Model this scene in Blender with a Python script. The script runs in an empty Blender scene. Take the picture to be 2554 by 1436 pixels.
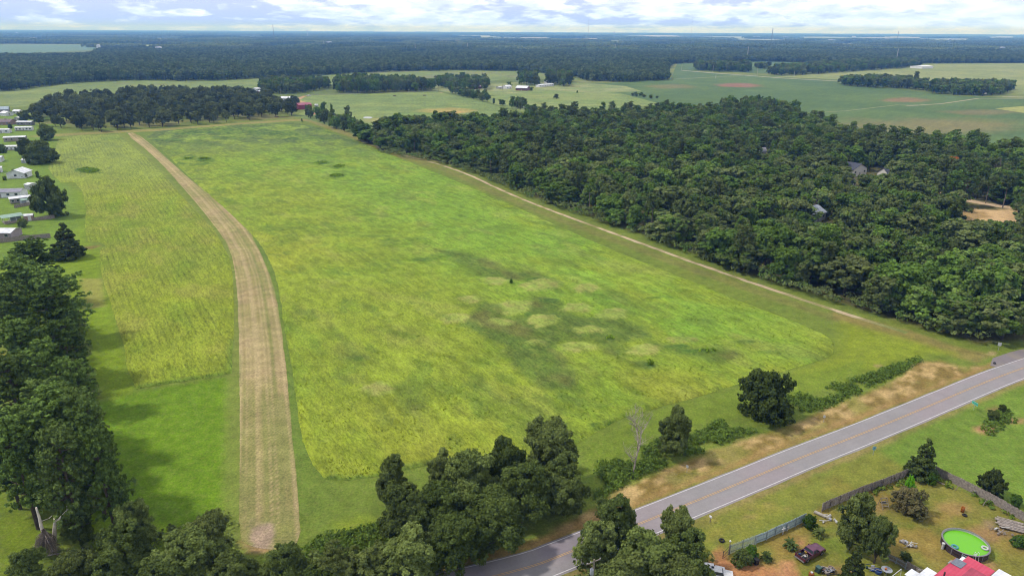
import bpy, math, random
import numpy as np
from mathutils import Vector, Matrix

# ------------------------------------------------------------------ camera, world, sun
H = 80.0                      # drone height above the ground
W_, H_, F_, HZ = 2554.0, 1436.0, 1750.0, 76.0
ROLL = math.atan2(12, 2554)
PITCH = math.atan((H_/2 - HZ)/F_)
sc = bpy.context.scene
C = sc.collection
def ray(px, py):
    x = (px - W_/2)/F_; y = -(py - H_/2)/F_
    c, s = math.cos(ROLL), math.sin(ROLL)
    x2 = x*c - y*s; y2 = x*s + y*c
    return x2, math.cos(PITCH) + y2*math.sin(PITCH), -math.sin(PITCH) + y2*math.cos(PITCH)
def g(px, py, z=0.0):
    """survey point: where the line of sight through a photo point meets height z"""
    X, Y, Z = ray(px, py); t = (H - z)/-Z
    return (X*t, Y*t)
def gd(px, py, z=0.0):
    X, Y, Z = ray(px, py); return (H - z)/-Z      # depth along the axis
cd = bpy.data.cameras.new('camera'); cam = bpy.data.objects.new('camera', cd); C.objects.link(cam)
sc.camera = cam
cd.sensor_width = 36; cd.lens = 36*F_/W_; cd.clip_start = 1; cd.clip_end = 90000
c_, s_ = math.cos(ROLL), math.sin(ROLL); p_ = PITCH
Rt = Vector((1, 0, 0)); U0 = Vector((0, math.sin(p_), math.cos(p_))); Fw = Vector((0, math.cos(p_), -math.sin(p_)))
rx = Rt*c_ + U0*s_; uy = -Rt*s_ + U0*c_
cam.matrix_world = Matrix(((rx.x, uy.x, -Fw.x, 0), (rx.y, uy.y, -Fw.y, 0), (rx.z, uy.z, -Fw.z, H), (0, 0, 0, 1)))

SUN_EL = math.radians(54); LIGHT_DIR = Vector((1.0, -0.07))      # the way shadows fall
sun_az = math.atan2(-LIGHT_DIR.y, -LIGHT_DIR.x)                    # where the sun stands, from +X ccw
sd = bpy.data.lights.new('sun', 'SUN'); sd.energy = 2.6; sd.angle = math.radians(4); sd.color = (1, 0.95, 0.87)
sun = bpy.data.objects.new('sun', sd); C.objects.link(sun)
to_sun = Vector((math.cos(sun_az)*math.cos(SUN_EL), math.sin(sun_az)*math.cos(SUN_EL), math.sin(SUN_EL)))
sun.rotation_euler = to_sun.to_track_quat('Z', 'Y').to_euler(); sun.location = (0, 0, 300)

sc.view_settings.view_transform = 'Standard'; sc.view_settings.look = 'None'
sc.view_settings.gamma = 1; sc.view_settings.exposure = 0.46
sc.render.engine = 'CYCLES'
sc.cycles.use_denoising = True; sc.cycles.filter_width = 1.1
sc.cycles.max_bounces = 5; sc.cycles.diffuse_bounces = 2; sc.cycles.transmission_bounces = 3
sc.cycles.transparent_max_bounces = 4; sc.cycles.volume_bounces = 0; sc.cycles.glossy_bounces = 2

w = bpy.data.worlds.new("World"); sc.world = w; w.use_nodes = True
def N(nt, t, **kw):
    n = nt.nodes.new(t)
    for k, v in kw.items():
        if k[0] == 'i' and k[1:].isdigit(): n.inputs[int(k[1:])].default_value = v
        else: setattr(n, k, v)
    return n
def build_world():
    nt = w.node_tree; nt.nodes.clear(); L = nt.links.new
    out = N(nt, 'ShaderNodeOutputWorld'); bg = N(nt, 'ShaderNodeBackground')
    sky = N(nt, 'ShaderNodeTexSky', sky_type='NISHITA', sun_disc=False)
    sky.sun_elevation = SUN_EL; sky.sun_rotation = math.pi/2 - sun_az; sky.air_density = 1.0; sky.dust_density = 0.6
    sc1 = N(nt, 'ShaderNodeVectorMath', operation='SCALE'); sc1.inputs[3].default_value = 0.10
    L(sky.outputs[0], sc1.inputs[0])
    tc = N(nt, 'ShaderNodeTexCoord'); sp = N(nt, 'ShaderNodeSeparateXYZ'); L(tc.outputs['Generated'], sp.inputs[0])
    az = N(nt, 'ShaderNodeMath', operation='ARCTAN2'); L(sp.outputs[0], az.inputs[0]); L(sp.outputs[1], az.inputs[1])
    # cloud layer seen from below: low sky is compressed like distant cumulus
    el = N(nt, 'ShaderNodeMath', operation='MAXIMUM', i1=0.0); L(sp.outputs[2], el.inputs[0])
    elp = N(nt, 'ShaderNodeMath', operation='POWER', i1=0.75); L(el.outputs[0], elp.inputs[0])
    els = N(nt, 'ShaderNodeMath', operation='MULTIPLY', i1=1.9); L(elp.outputs[0], els.inputs[0])
    cb = N(nt, 'ShaderNodeCombineXYZ'); L(az.outputs[0], cb.inputs[0]); L(els.outputs[0], cb.inputs[1])
    def noise(scale, det, rough, off):
        m = N(nt, 'ShaderNodeVectorMath', operation='ADD'); m.inputs[1].default_value = off; L(cb.outputs[0], m.inputs[0])
        n = N(nt, 'ShaderNodeTexNoise'); n.inputs['Scale'].default_value = scale
        n.inputs['Detail'].default_value = det; n.inputs['Roughness'].default_value = rough; L(m.outputs[0], n.inputs['Vector']); return n
    n1 = noise(19, 9, 0.58, (3.1, 0.7, 0.2)); n2 = noise(2.0, 3, 0.5, (1.2, 4.0, 0)); n3 = noise(24, 6, 0.6, (9, 2, 4))
    a = N(nt, 'ShaderNodeMath', operation='MULTIPLY_ADD', i1=0.75); L(n2.outputs[0], a.inputs[0]); L(n1.outputs[0], a.inputs[2])
    # more cloud to the right and in the middle, clearer lavender haze on the left
    b0 = N(nt, 'ShaderNodeMath', operation='MULTIPLY_ADD', i1=0.16, i2=0.0); L(az.outputs[0], b0.inputs[0])
    b = N(nt, 'ShaderNodeMath', operation='ADD'); L(a.outputs[0], b.inputs[0]); L(b0.outputs[0], b.inputs[1])
    r = N(nt, 'ShaderNodeValToRGB'); L(b.outputs[0], r.inputs[0])
    r.color_ramp.elements[0].position = 0.76; r.color_ramp.elements[0].color = (0, 0, 0, 1)
    r.color_ramp.elements[1].position = 0.87; r.color_ramp.elements[1].color = (1, 1, 1, 1)
    r3 = N(nt, 'ShaderNodeValToRGB'); L(n3.outputs[0], r3.inputs[0])
    r3.color_ramp.elements[0].position = 0.38; r3.color_ramp.elements[0].color = (0.70, 0.75, 0.86, 1)
    r3.color_ramp.elements[1].position = 0.60; r3.color_ramp.elements[1].color = (0.98, 0.98, 0.98, 1)
    # thin high veil between the clouds
    veil = N(nt, 'ShaderNodeMix', data_type='RGBA'); veil.inputs[0].default_value = 0.8
    hi = N(nt, 'ShaderNodeMapRange'); L(el.outputs[0], hi.inputs[0]); hi.inputs[1].default_value = 0.04; hi.inputs[2].default_value = 0.3
    vc = N(nt, 'ShaderNodeMix', data_type='RGBA'); L(hi.outputs[0], vc.inputs[0]); vc.inputs[6].default_value = (0.53, 0.59, 0.86, 1); vc.inputs[7].default_value = (0.55, 0.56, 0.60, 1)
    L(sc1.outputs[0], veil.inputs[6]); L(vc.outputs[2], veil.inputs[7])
    mx = N(nt, 'ShaderNodeMix', data_type='RGBA'); L(r.outputs[0], mx.inputs[0]); L(veil.outputs[2], mx.inputs[6]); L(r3.outputs[0], mx.inputs[7])
    lo = N(nt, 'ShaderNodeMapRange'); L(el.outputs[0], lo.inputs[0]); lo.inputs[1].default_value = 0.0; lo.inputs[2].default_value = 0.05
    lc = N(nt, 'ShaderNodeMix', data_type='RGBA'); L(lo.outputs[0], lc.inputs[0]); lc.inputs[6].default_value = (0.62, 0.83, 1.3, 1); lc.inputs[7].default_value = (1, 1, 1, 1)
    fin = N(nt, 'ShaderNodeMix', data_type='RGBA', blend_type='MULTIPLY'); fin.inputs[0].default_value = 1.0; L(mx.outputs[2], fin.inputs[6]); L(lc.outputs[2], fin.inputs[7])
    L(fin.outputs[2], bg.inputs[0]); bg.inputs[1].default_value = 1.0
    L(bg.outputs[0], out.inputs[0])
build_world()

# ------------------------------------------------------------------ helpers
rng = np.random.default_rng(7); random.seed(7)
def lin(h):
    h = h.lstrip('#'); v = np.array([int(h[i:i+2], 16)/255 for i in (0, 2, 4)])
    return np.where(v <= 0.04045, v/12.92, ((v + 0.055)/1.055)**2.4)
KA = 0.60
def alb(h, k=1.0): return lin(h)*KA*k          # albedo that renders as the given colour in full daylight
def hash2(ix, iy, seed):
    n = (ix.astype(np.int64)*374761393 + iy.astype(np.int64)*668265263 + seed*974634777) & 0x7fffffff
    n = ((n ^ (n >> 13))*1274126177) & 0x7fffffff
    return ((n ^ (n >> 16)) & 0xffff)/65535.0
def vnoise(x, y, s, seed=0):
    x = x/s; y = y/s; ix = np.floor(x); iy = np.floor(y); fx = x-ix; fy = y-iy
    fx = fx*fx*(3-2*fx); fy = fy*fy*(3-2*fy)
    a = hash2(ix, iy, seed); b = hash2(ix+1, iy, seed); c = hash2(ix, iy+1, seed); d = hash2(ix+1, iy+1, seed)
    return (a*(1-fx)+b*fx)*(1-fy) + (c*(1-fx)+d*fx)*fy
def fbm(x, y, s, seed=0, o=4):
    t = 0; a = 1; n = 0
    for k in range(o):
        c, q = math.cos(.6+k*1.1+seed), math.sin(.6+k*1.1+seed); t = t + a*vnoise(x*c-y*q, x*q+y*c, s/2**k, seed+k*17); n += a; a *= 0.55
    return t/n
def sm(x, a, b): t = np.clip((x-a)/(b-a), 0, 1); return t*t*(3-2*t)
def poly_sd(px, py, poly):
    """signed distance to a polygon (negative inside) and the nearest boundary point"""
    P = np.array(poly, float); best = np.full(px.shape, 1e18); nx = np.zeros(px.shape); ny = np.zeros(px.shape); ins = np.zeros(px.shape, bool)
    n = len(P)
    for i in range(n):
        ax, ay = P[i]; bx, by = P[(i+1) % n]; dx, dy = bx-ax, by-ay
        t = np.clip(((px-ax)*dx + (py-ay)*dy)/(dx*dx+dy*dy+1e-12), 0, 1)
        qx = ax+t*dx; qy = ay+t*dy; d = (px-qx)**2 + (py-qy)**2
        m = d < best; best = np.where(m, d, best); nx = np.where(m, qx, nx); ny = np.where(m, qy, ny)
        if dy != 0:
            cr = ((ay > py) != (by > py)) & (px < dx*(py-ay)/dy + ax); ins ^= cr
    d = np.sqrt(best); return np.where(ins, -d, d), nx, ny
def G(pts): return [g(*p) for p in pts]
def dense(poly, step, jit=0.0, closed=True, seed=1):
    out = []; n = len(poly); r = np.random.default_rng(seed)
    for i in range(n if closed else n-1):
        a = np.array(poly[i]); b = np.array(poly[(i+1) % n]); L = np.hypot(*(b-a)); k = max(1, int(L/step))
        for j in range(k): out.append(a+(b-a)*j/k)
    if not closed: out.append(np.array(poly[-1]))
    o = np.array(out)
    if jit: o = o + (np.stack([fbm(o[:, 0], o[:, 1], 9, seed), fbm(o[:, 0], o[:, 1], 9, seed+5)], 1)-0.5)*jit*2.5 + r.normal(0, jit*0.25, o.shape)
    return o
def chaikin(p, it=2, closed=False):
    p = [np.array(q, float) for q in p]
    for _ in range(it):
        o = [] if closed else [p[0]]
        for i in range(len(p) if closed else len(p)-1):
            a, b = p[i], p[(i+1) % len(p)]; o += [a*.75+b*.25, a*.25+b*.75]
        if not closed: o.append(p[-1])
        p = o
    return p
def mesh_np(name, V, Q, mats=(), mi=None, col=None, smooth=False):
    """V (n,3), Q (m,k) polygons of one size"""
    me = bpy.data.meshes.new(name); V = np.asarray(V, np.float32); Q = np.asarray(Q, np.int32); m, k = Q.shape
    me.vertices.add(len(V)); me.vertices.foreach_set('co', V.ravel())
    me.loops.add(m*k); me.loops.foreach_set('vertex_index', Q.ravel())
    me.polygons.add(m); me.polygons.foreach_set('loop_start', np.arange(0, m*k, k, dtype=np.int32))
    try: me.polygons.foreach_set('loop_total', np.full(m, k, np.int32))
    except Exception: pass
    for x in mats: me.materials.append(x)
    if mi is not None: me.polygons.foreach_set('material_index', np.asarray(mi, np.int32))
    me.update(calc_edges=True)
    if smooth: me.polygons.foreach_set('use_smooth', np.ones(m, bool))
    if col is not None:
        at = me.color_attributes.new('Col', 'FLOAT_COLOR', 'POINT')
        c = np.ones((len(V), 4), np.float32); c[:, :3] = col; at.data.foreach_set('color', c.ravel())
    return me
def link(name, me, parent=None):
    o = bpy.data.objects.new(name, me); C.objects.link(o)
    if parent: o.parent = parent
    return o
def tag(o, label=None, cat=None, group=None, kind=None):
    if label: o['label'] = label
    if cat: o['category'] = cat
    if group: o['group'] = group
    if kind: o['kind'] = kind
    return o
def empty(name, loc, rz=0, label=None, cat=None, group=None, scale=None):
    o = bpy.data.objects.new(name, None); C.objects.link(o); o.location = loc; o.rotation_euler = (0, 0, rz)
    o.empty_display_size = 0.2
    if scale: o.scale = scale
    return tag(o, label, cat, group)

# ------------------------------------------------------------------ materials
def mat_new(name):
    m = bpy.data.materials.new(name); m.use_nodes = True; nt = m.node_tree; nt.nodes.clear()
    return m, nt, nt.links.new
def paint(name, col, rough=0.6, metal=0.0, noise=0.12, scale=3.0, spec=0.3, bump=0.0, stain=None):
    m, nt, L = mat_new(name); out = N(nt, 'ShaderNodeOutputMaterial'); b = N(nt, 'ShaderNodeBsdfPrincipled')
    b.inputs['Roughness'].default_value = rough; b.inputs['Metallic'].default_value = metal; b.inputs['Specular IOR Level'].default_value = spec
    tc = N(nt, 'ShaderNodeTexCoord'); n = N(nt, 'ShaderNodeTexNoise'); n.inputs['Scale'].default_value = scale; n.inputs['Detail'].default_value = 5
    L(tc.outputs['Object'], n.inputs['Vector'])
    mr = N(nt, 'ShaderNodeMapRange'); L(n.outputs[0], mr.inputs[0]); mr.inputs[1].default_value = 0.3; mr.inputs[2].default_value = 0.7
    mx = N(nt, 'ShaderNodeMix', data_type='RGBA'); L(mr.outputs[0], mx.inputs[0])
    c = np.array(col); st = np.array(stain) if stain is not None else c*(1-noise*2)
    mx.inputs[6].default_value = (*st, 1); mx.inputs[7].default_value = (*np.clip(c*(1+noise*.5), 0, .9), 1)
    L(mx.outputs[2], b.inputs['Base Color'])
    if bump:
        bp = N(nt, 'ShaderNodeBump'); bp.inputs['Strength'].default_value = bump; bp.inputs['Distance'].default_value = 0.05
        L(n.outputs[0], bp.inputs['Height']); L(bp.outputs[0], b.inputs['Normal'])
    L(b.outputs[0], out.inputs[0]); return m
def ribbed(name, col, period=0.3, axis=0, rough=0.45, metal=0.2, stain=None):
    m = paint(name, col, rough, metal, 0.12, 0.6, 0.4, 0, stain); nt = m.node_tree; L = nt.links.new
    b = [n for n in nt.nodes if n.type == 'BSDF_PRINCIPLED'][0]
    tc = [n for n in nt.nodes if n.type == 'TEX_COORD'][0]
    sp = N(nt, 'ShaderNodeSeparateXYZ'); L(tc.outputs['Object'], sp.inputs[0])
    mm = N(nt, 'ShaderNodeMath', operation='MULTIPLY', i1=2*math.pi/period); L(sp.outputs[axis], mm.inputs[0])
    si = N(nt, 'ShaderNodeMath', operation='SINE'); L(mm.outputs[0], si.inputs[0])
    bp = N(nt, 'ShaderNodeBump'); bp.inputs['Strength'].default_value = 0.6; bp.inputs['Distance'].default_value = 0.03
    L(si.outputs[0], bp.inputs['Height']); L(bp.outputs[0], b.inputs['Normal']); return m
def ground_mat(name, contrast=0.35, dry=None, dryamt=0.3, row=None, fine=0.35, bump=0.5, rough=0.9, streak=None, aniso=None, useattr=True, base=None):
    """soil and grass: colour from the surveyed patches, broken up by noise at blade, tuft and patch size"""
    m, nt, L = mat_new(name); out = N(nt, 'ShaderNodeOutputMaterial'); b = N(nt, 'ShaderNodeBsdfPrincipled')
    b.inputs['Roughness'].default_value = rough; b.inputs['Specular IOR Level'].default_value = 0.12
    tc = N(nt, 'ShaderNodeTexCoord'); src = tc.outputs['Object']
    if aniso:
        mp = N(nt, 'ShaderNodeMapping'); mp.inputs['Rotation'].default_value = (0, 0, -aniso[0]); mp.inputs['Scale'].default_value = (aniso[1], 1, 1)
        rr = N(nt, 'ShaderNodeMapping'); rr.inputs['Rotation'].default_value = (0, 0, -aniso[0]); L(src, rr.inputs['Vector'])
        mp.inputs['Rotation'].default_value = (0, 0, 0); L(rr.outputs[0], mp.inputs['Vector']); src2 = mp.outputs[0]
    else: src2 = src
    def nz(scale, det=3, rough=.6, s=None, off=0):
        n = N(nt, 'ShaderNodeTexNoise'); n.inputs['Scale'].default_value = scale; n.inputs['Detail'].default_value = det; n.inputs['Roughness'].default_value = rough
        L(s or src, n.inputs['Vector']); return n.outputs[0]
    def rng_(v, a, b2, c, d):
        r = N(nt, 'ShaderNodeMapRange'); L(v, r.inputs[0])
        for i, x in enumerate((a, b2, c, d)): r.inputs[i+1].default_value = x
        return r.outputs[0]
    def mul(a, b2):
        r = N(nt, 'ShaderNodeMath', operation='MULTIPLY'); L(a, r.inputs[0])
        if isinstance(b2, float): r.inputs[1].default_value = b2
        else: L(b2, r.inputs[1])
        return r.outputs[0]
    if useattr:
        at = N(nt, 'ShaderNodeAttribute', attribute_name='Col'); col = at.outputs['Color']
    else:
        cc = N(nt, 'ShaderNodeRGB'); cc.outputs[0].default_value = (*base, 1); col = cc.outputs[0]
    f1 = nz(2.2, 4, .75, src2); f2 = nz(0.35, 4, .6, src2); f3 = nz(0.05, 3, .5)
    f = mul(rng_(f1, .3, .7, 1-fine, 1+fine), rng_(f2, .3, .7, 1-contrast, 1+contrast))
    f = mul(f, rng_(f3, .3, .7, 1-contrast*.5, 1+contrast*.5))
    if row:
        ang, per, amt = row[:3]
        mp2 = N(nt, 'ShaderNodeMapping'); mp2.inputs['Rotation'].default_value = (0, 0, -ang); L(src, mp2.inputs['Vector'])
        sp = N(nt, 'ShaderNodeSeparateXYZ'); L(mp2.outputs[0], sp.inputs[0])
        wob = N(nt, 'ShaderNodeMath', operation='MULTIPLY_ADD', i1=per*.5); L(nz(0.6, 2), wob.inputs[0]); L(sp.outputs[1], wob.inputs[2])
        s1 = N(nt, 'ShaderNodeMath', operation='SINE'); L(mul(wob.outputs[0], 2*math.pi/per), s1.inputs[0])
        lo = rng_(s1.outputs[0], 0.2, 0.95, 0, 1)
        mk = mul(rng_(nz(0.045, 2, .5), .42, .6, 0.1, 1), rng_(nz(0.8, 3, .7), .35, .62, 0.0, 1))
        f = mul(f, rng_(mul(lo, mk), 0, 1, 1, 1-amt))
    if streak:
        ang, per, amt = streak
        mp3 = N(nt, 'ShaderNodeMapping'); mp3.inputs['Rotation'].default_value = (0, 0, -ang); L(src, mp3.inputs['Vector'])
        mp4 = N(nt, 'ShaderNodeMapping'); mp4.inputs['Scale'].default_value = (0.02, 1/per, 1); L(mp3.outputs[0], mp4.inputs['Vector'])
        f = mul(f, rng_(nz(1.0, 4, .7, mp4.outputs[0]), .3, .7, 1-amt, 1+amt))
    v = N(nt, 'ShaderNodeVectorMath', operation='SCALE'); L(col, v.inputs[0]); L(f, v.inputs[3])
    res = v.outputs[0]
    if dry is not None:
        mx = N(nt, 'ShaderNodeMix', data_type='RGBA'); L(rng_(nz(0.9, 5, .72, src2), .48, .72, 0, dryamt), mx.inputs[0]); L(res, mx.inputs[6])
        dr = N(nt, 'ShaderNodeVectorMath', operation='SCALE'); dr.inputs[0].default_value = tuple(dry); L(f, dr.inputs[3]); L(dr.outputs[0], mx.inputs[7]); res = mx.outputs[2]
    L(res, b.inputs['Base Color'])
    bp = N(nt, 'ShaderNodeBump'); bp.inputs['Strength'].default_value = bump; bp.inputs['Distance'].default_value = 0.25
    L(f1, bp.inputs['Height']); L(bp.outputs[0], b.inputs['Normal'])
    L(b.outputs[0], out.inputs[0]); return m
def leaf_mat(name, hexes, trans=0.32, var=0.35):
    """hexes: colour variants picked per tree, per bough and per leaf"""
    m, nt, L = mat_new(name); out = N(nt, 'ShaderNodeOutputMaterial')
    oi = N(nt, 'ShaderNodeObjectInfo'); at = N(nt, 'ShaderNodeAttribute', attribute_name='Col')
    sp = N(nt, 'ShaderNodeSeparateXYZ'); L(at.outputs['Color'], sp.inputs[0])
    r = N(nt, 'ShaderNodeValToRGB'); cr = r.color_ramp
    cols = [np.array(h) for h in hexes]
    while len(cr.elements) < len(cols): cr.elements.new(0.5)
    for i, e in enumerate(cr.elements): e.position = i/max(1, len(cols)-1); e.color = (*cols[i], 1)
    a = N(nt, 'ShaderNodeMath', operation='MULTIPLY_ADD', i1=0.65); L(oi.outputs['Random'], a.inputs[0])
    a2 = N(nt, 'ShaderNodeMath', operation='MULTIPLY', i1=0.35); L(sp.outputs[0], a2.inputs[0]); L(a2.outputs[0], a.inputs[2])
    L(a.outputs[0], r.inputs[0])
    mr = N(nt, 'ShaderNodeMapRange'); L(sp.outputs[1], mr.inputs[0]); mr.inputs[3].default_value = 1-var; mr.inputs[4].default_value = 1+var
    rb = N(nt, 'ShaderNodeMath', operation='FRACT'); m7 = N(nt, 'ShaderNodeMath', operation='MULTIPLY', i1=7.31); L(oi.outputs['Random'], m7.inputs[0]); L(m7.outputs[0], rb.inputs[0])
    mrb = N(nt, 'ShaderNodeMapRange'); L(rb.outputs[0], mrb.inputs[0]); mrb.inputs[3].default_value = .72; mrb.inputs[4].default_value = 1.36
    mm = N(nt, 'ShaderNodeMath', operation='MULTIPLY'); L(mr.outputs[0], mm.inputs[0]); L(mrb.outputs[0], mm.inputs[1])
    v = N(nt, 'ShaderNodeVectorMath', operation='SCALE'); L(r.outputs[0], v.inputs[0]); L(mm.outputs[0], v.inputs[3])
    d = N(nt, 'ShaderNodeBsdfDiffuse'); t = N(nt, 'ShaderNodeBsdfTranslucent'); mx = N(nt, 'ShaderNodeMixShader'); mx.inputs[0].default_value = trans
    L(v.outputs[0], d.inputs[0]); L(v.outputs[0], t.inputs[0]); L(d.outputs[0], mx.inputs[1]); L(t.outputs[0], mx.inputs[2])
    L(mx.outputs[0], out.inputs[0]); return m
def glass_mat(name, col=(0.03, 0.04, 0.05)):
    m, nt, L = mat_new(name); out = N(nt, 'ShaderNodeOutputMaterial'); b = N(nt, 'ShaderNodeBsdfPrincipled')
    b.inputs['Base Color'].default_value = (*col, 1); b.inputs['Roughness'].default_value = 0.12; b.inputs['Specular IOR Level'].default_value = 0.7
    L(b.outputs[0], out.inputs[0]); return m

TREE = np.array([1.42, 1.27, 1.0])
def tc_(h, k=1.0): return lin(h)*TREE*k
M = {}
M['oak'] = leaf_mat('oak_leaf', [tc_('3e5029'), tc_('4f5f38'), tc_('5c6a42')], var=.42)
M['wood'] = leaf_mat('woodland_leaf', [tc_('3f5230'), tc_('4e603a'), tc_('5c6a48'), tc_('48642f'), tc_('567038'), tc_('586448'), tc_('6a7c3e')], var=.32)
M['pine'] = leaf_mat('pine_needles', [tc_('40542c'), tc_('506838'), tc_('586c42')], trans=.15, var=.5)
M['cedar'] = leaf_mat('cedar_leaf', [tc_('35442a'), tc_('46522c')], trans=.15)
M['pecan'] = leaf_mat('pecan_leaf', [tc_('405038'), tc_('4e5a3a'), tc_('5a6642')], var=.42)
M['far'] = leaf_mat('far_leaf', [tc_('3e523a'), tc_('4c6040'), tc_('5a6a4a'), tc_('4a5846')], var=.42)
M['rust'] = leaf_mat('rust_leaf', [tc_('8a5a38'), tc_('97663c')])
M['bush'] = leaf_mat('bush_leaf', [tc_('3f5a2a'), tc_('4a6a2e')])
M['crape'] = leaf_mat('reddish_bush_leaf', [tc_('4a5a3a'), tc_('5c5a46'), tc_('4c5e38')])
M['kudzu'] = leaf_mat('scrub_leaf', [tc_('42562a'), tc_('506830'), tc_('66783c')], var=.4)
M['lime'] = leaf_mat('lime_leaf', [tc_('5c9a20'), tc_('6aa82a')])
M['weed'] = leaf_mat('weed_leaf', [tc_('4f6b22'), tc_('64802a'), tc_('55702c')], var=.4)
M['bark'] = paint('bark', alb('6b5f52'), .9, noise=.3, scale=2, bump=.5)
M['deadbark'] = paint('dead_bark', alb('c4b8ac'), .9, noise=.25, scale=2)
M['paletrunk'] = paint('pale_bark', alb('9a8d80'), .9, noise=.3, scale=2)

# ------------------------------------------------------------------ mesh builder for made things
class MB:
    def __init__(s): s.v = []; s.f = []
    def add(s, vs, fs):
        o = len(s.v); s.v += [tuple(v) for v in vs]; s.f += [tuple(i+o for i in f) for f in fs]; return s
    def box(s, c, d, rz=0, taper=1.0, tx=0, ty=0):
        x, y, z = d[0]/2, d[1]/2, d[2]/2; R = Matrix.Rotation(rz, 3, 'Z') @ Matrix.Rotation(ty, 3, 'Y') @ Matrix.Rotation(tx, 3, 'X')
        vs = []
        for k, t in ((-1, 1), (1, taper)):
            for a, b in ((-1, -1), (1, -1), (1, 1), (-1, 1)): vs.append(Vector(c) + R @ Vector((a*x*t, b*y*t, k*z)))
        return s.add(vs, [(3, 2, 1, 0), (4, 5, 6, 7), (0, 1, 5, 4), (1, 2, 6, 5), (2, 3, 7, 6), (3, 0, 4, 7)])
    def tube(s, pts, rad, n=6, cap=True):
        pts = [Vector(p) for p in pts]; rs = rad if hasattr(rad, '__len__') else [rad]*len(pts); o = []; vs = []
        up = Vector((0, 0, 1))
        for i, p in enumerate(pts):
            d = (pts[min(i+1, len(pts)-1)] - pts[max(i-1, 0)]).normalized(); u = d.cross(up)
            if u.length < .05: u = d.cross(Vector((1, 0, 0)))
            u.normalize(); w2 = d.cross(u)
            for k in range(n):
                a = 2*math.pi*k/n; vs.append(p + (u*math.cos(a) + w2*math.sin(a))*rs[i])
        fs = [(i*n+k, i*n+(k+1) % n, (i+1)*n+(k+1) % n, (i+1)*n+k) for i in range(len(pts)-1) for k in range(n)]
        if cap: fs += [tuple(range(n-1, -1, -1)), tuple((len(pts)-1)*n+k for k in range(n))]
        return s.add(vs, fs)
    def lathe(s, c, prof, n=16, sx=1, sy=1):
        vs = []; c = Vector(c)
        for r, z in prof:
            for k in range(n): a = 2*math.pi*k/n; vs.append(c + Vector((r*sx*math.cos(a), r*sy*math.sin(a), z)))
        fs = [(i*n+k, i*n+(k+1) % n, (i+1)*n+(k+1) % n, (i+1)*n+k) for i in range(len(prof)-1) for k in range(n)]
        fs += [tuple(range(n-1, -1, -1)), tuple((len(prof)-1)*n+k for k in range(n))]
        return s.add(vs, fs)
    def torus(s, c, R, r, n=18, m=8, tilt=(0, 0)):
        vs = []; Q = Matrix.Rotation(tilt[0], 3, 'X') @ Matrix.Rotation(tilt[1], 3, 'Y')
        for i in range(n):
            a = 2*math.pi*i/n
            for j in range(m):
                b = 2*math.pi*j/m; vs.append(Vector(c) + Q @ Vector(((R+r*math.cos(b))*math.cos(a), (R+r*math.cos(b))*math.sin(a), r*math.sin(b))))
        return s.add(vs, [(i*m+j, ((i+1) % n)*m+j, ((i+1) % n)*m+(j+1) % m, i*m+(j+1) % m) for i in range(n) for j in range(m)])
    def prism(s, prof, y0, y1):
        """profile in x,z extruded along y"""
        n = len(prof); vs = [(x, y0, z) for x, z in prof] + [(x, y1, z) for x, z in prof]
        return s.add(vs, [tuple(range(n)), tuple(range(2*n-1, n-1, -1))] + [(i, i+n, (i+1) % n+n, (i+1) % n) for i in range(n)])
    def build(s, name, mat, parent=None, bevel=0, smooth=False):
        me = bpy.data.meshes.new(name); me.from_pydata(s.v, [], s.f); me.materials.append(mat)
        import bmesh
        bm = bmesh.new(); bm.from_mesh(me); bmesh.ops.recalc_face_normals(bm, faces=bm.faces); bm.to_mesh(me); bm.free()
        if smooth: me.polygons.foreach_set('use_smooth', np.ones(len(me.polygons), bool))
        o = link(name, me, parent)
        if bevel:
            md = o.modifiers.new('bevel', 'BEVEL'); md.width = bevel; md.segments = 2; md.limit_method = 'ANGLE'
        return o

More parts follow.
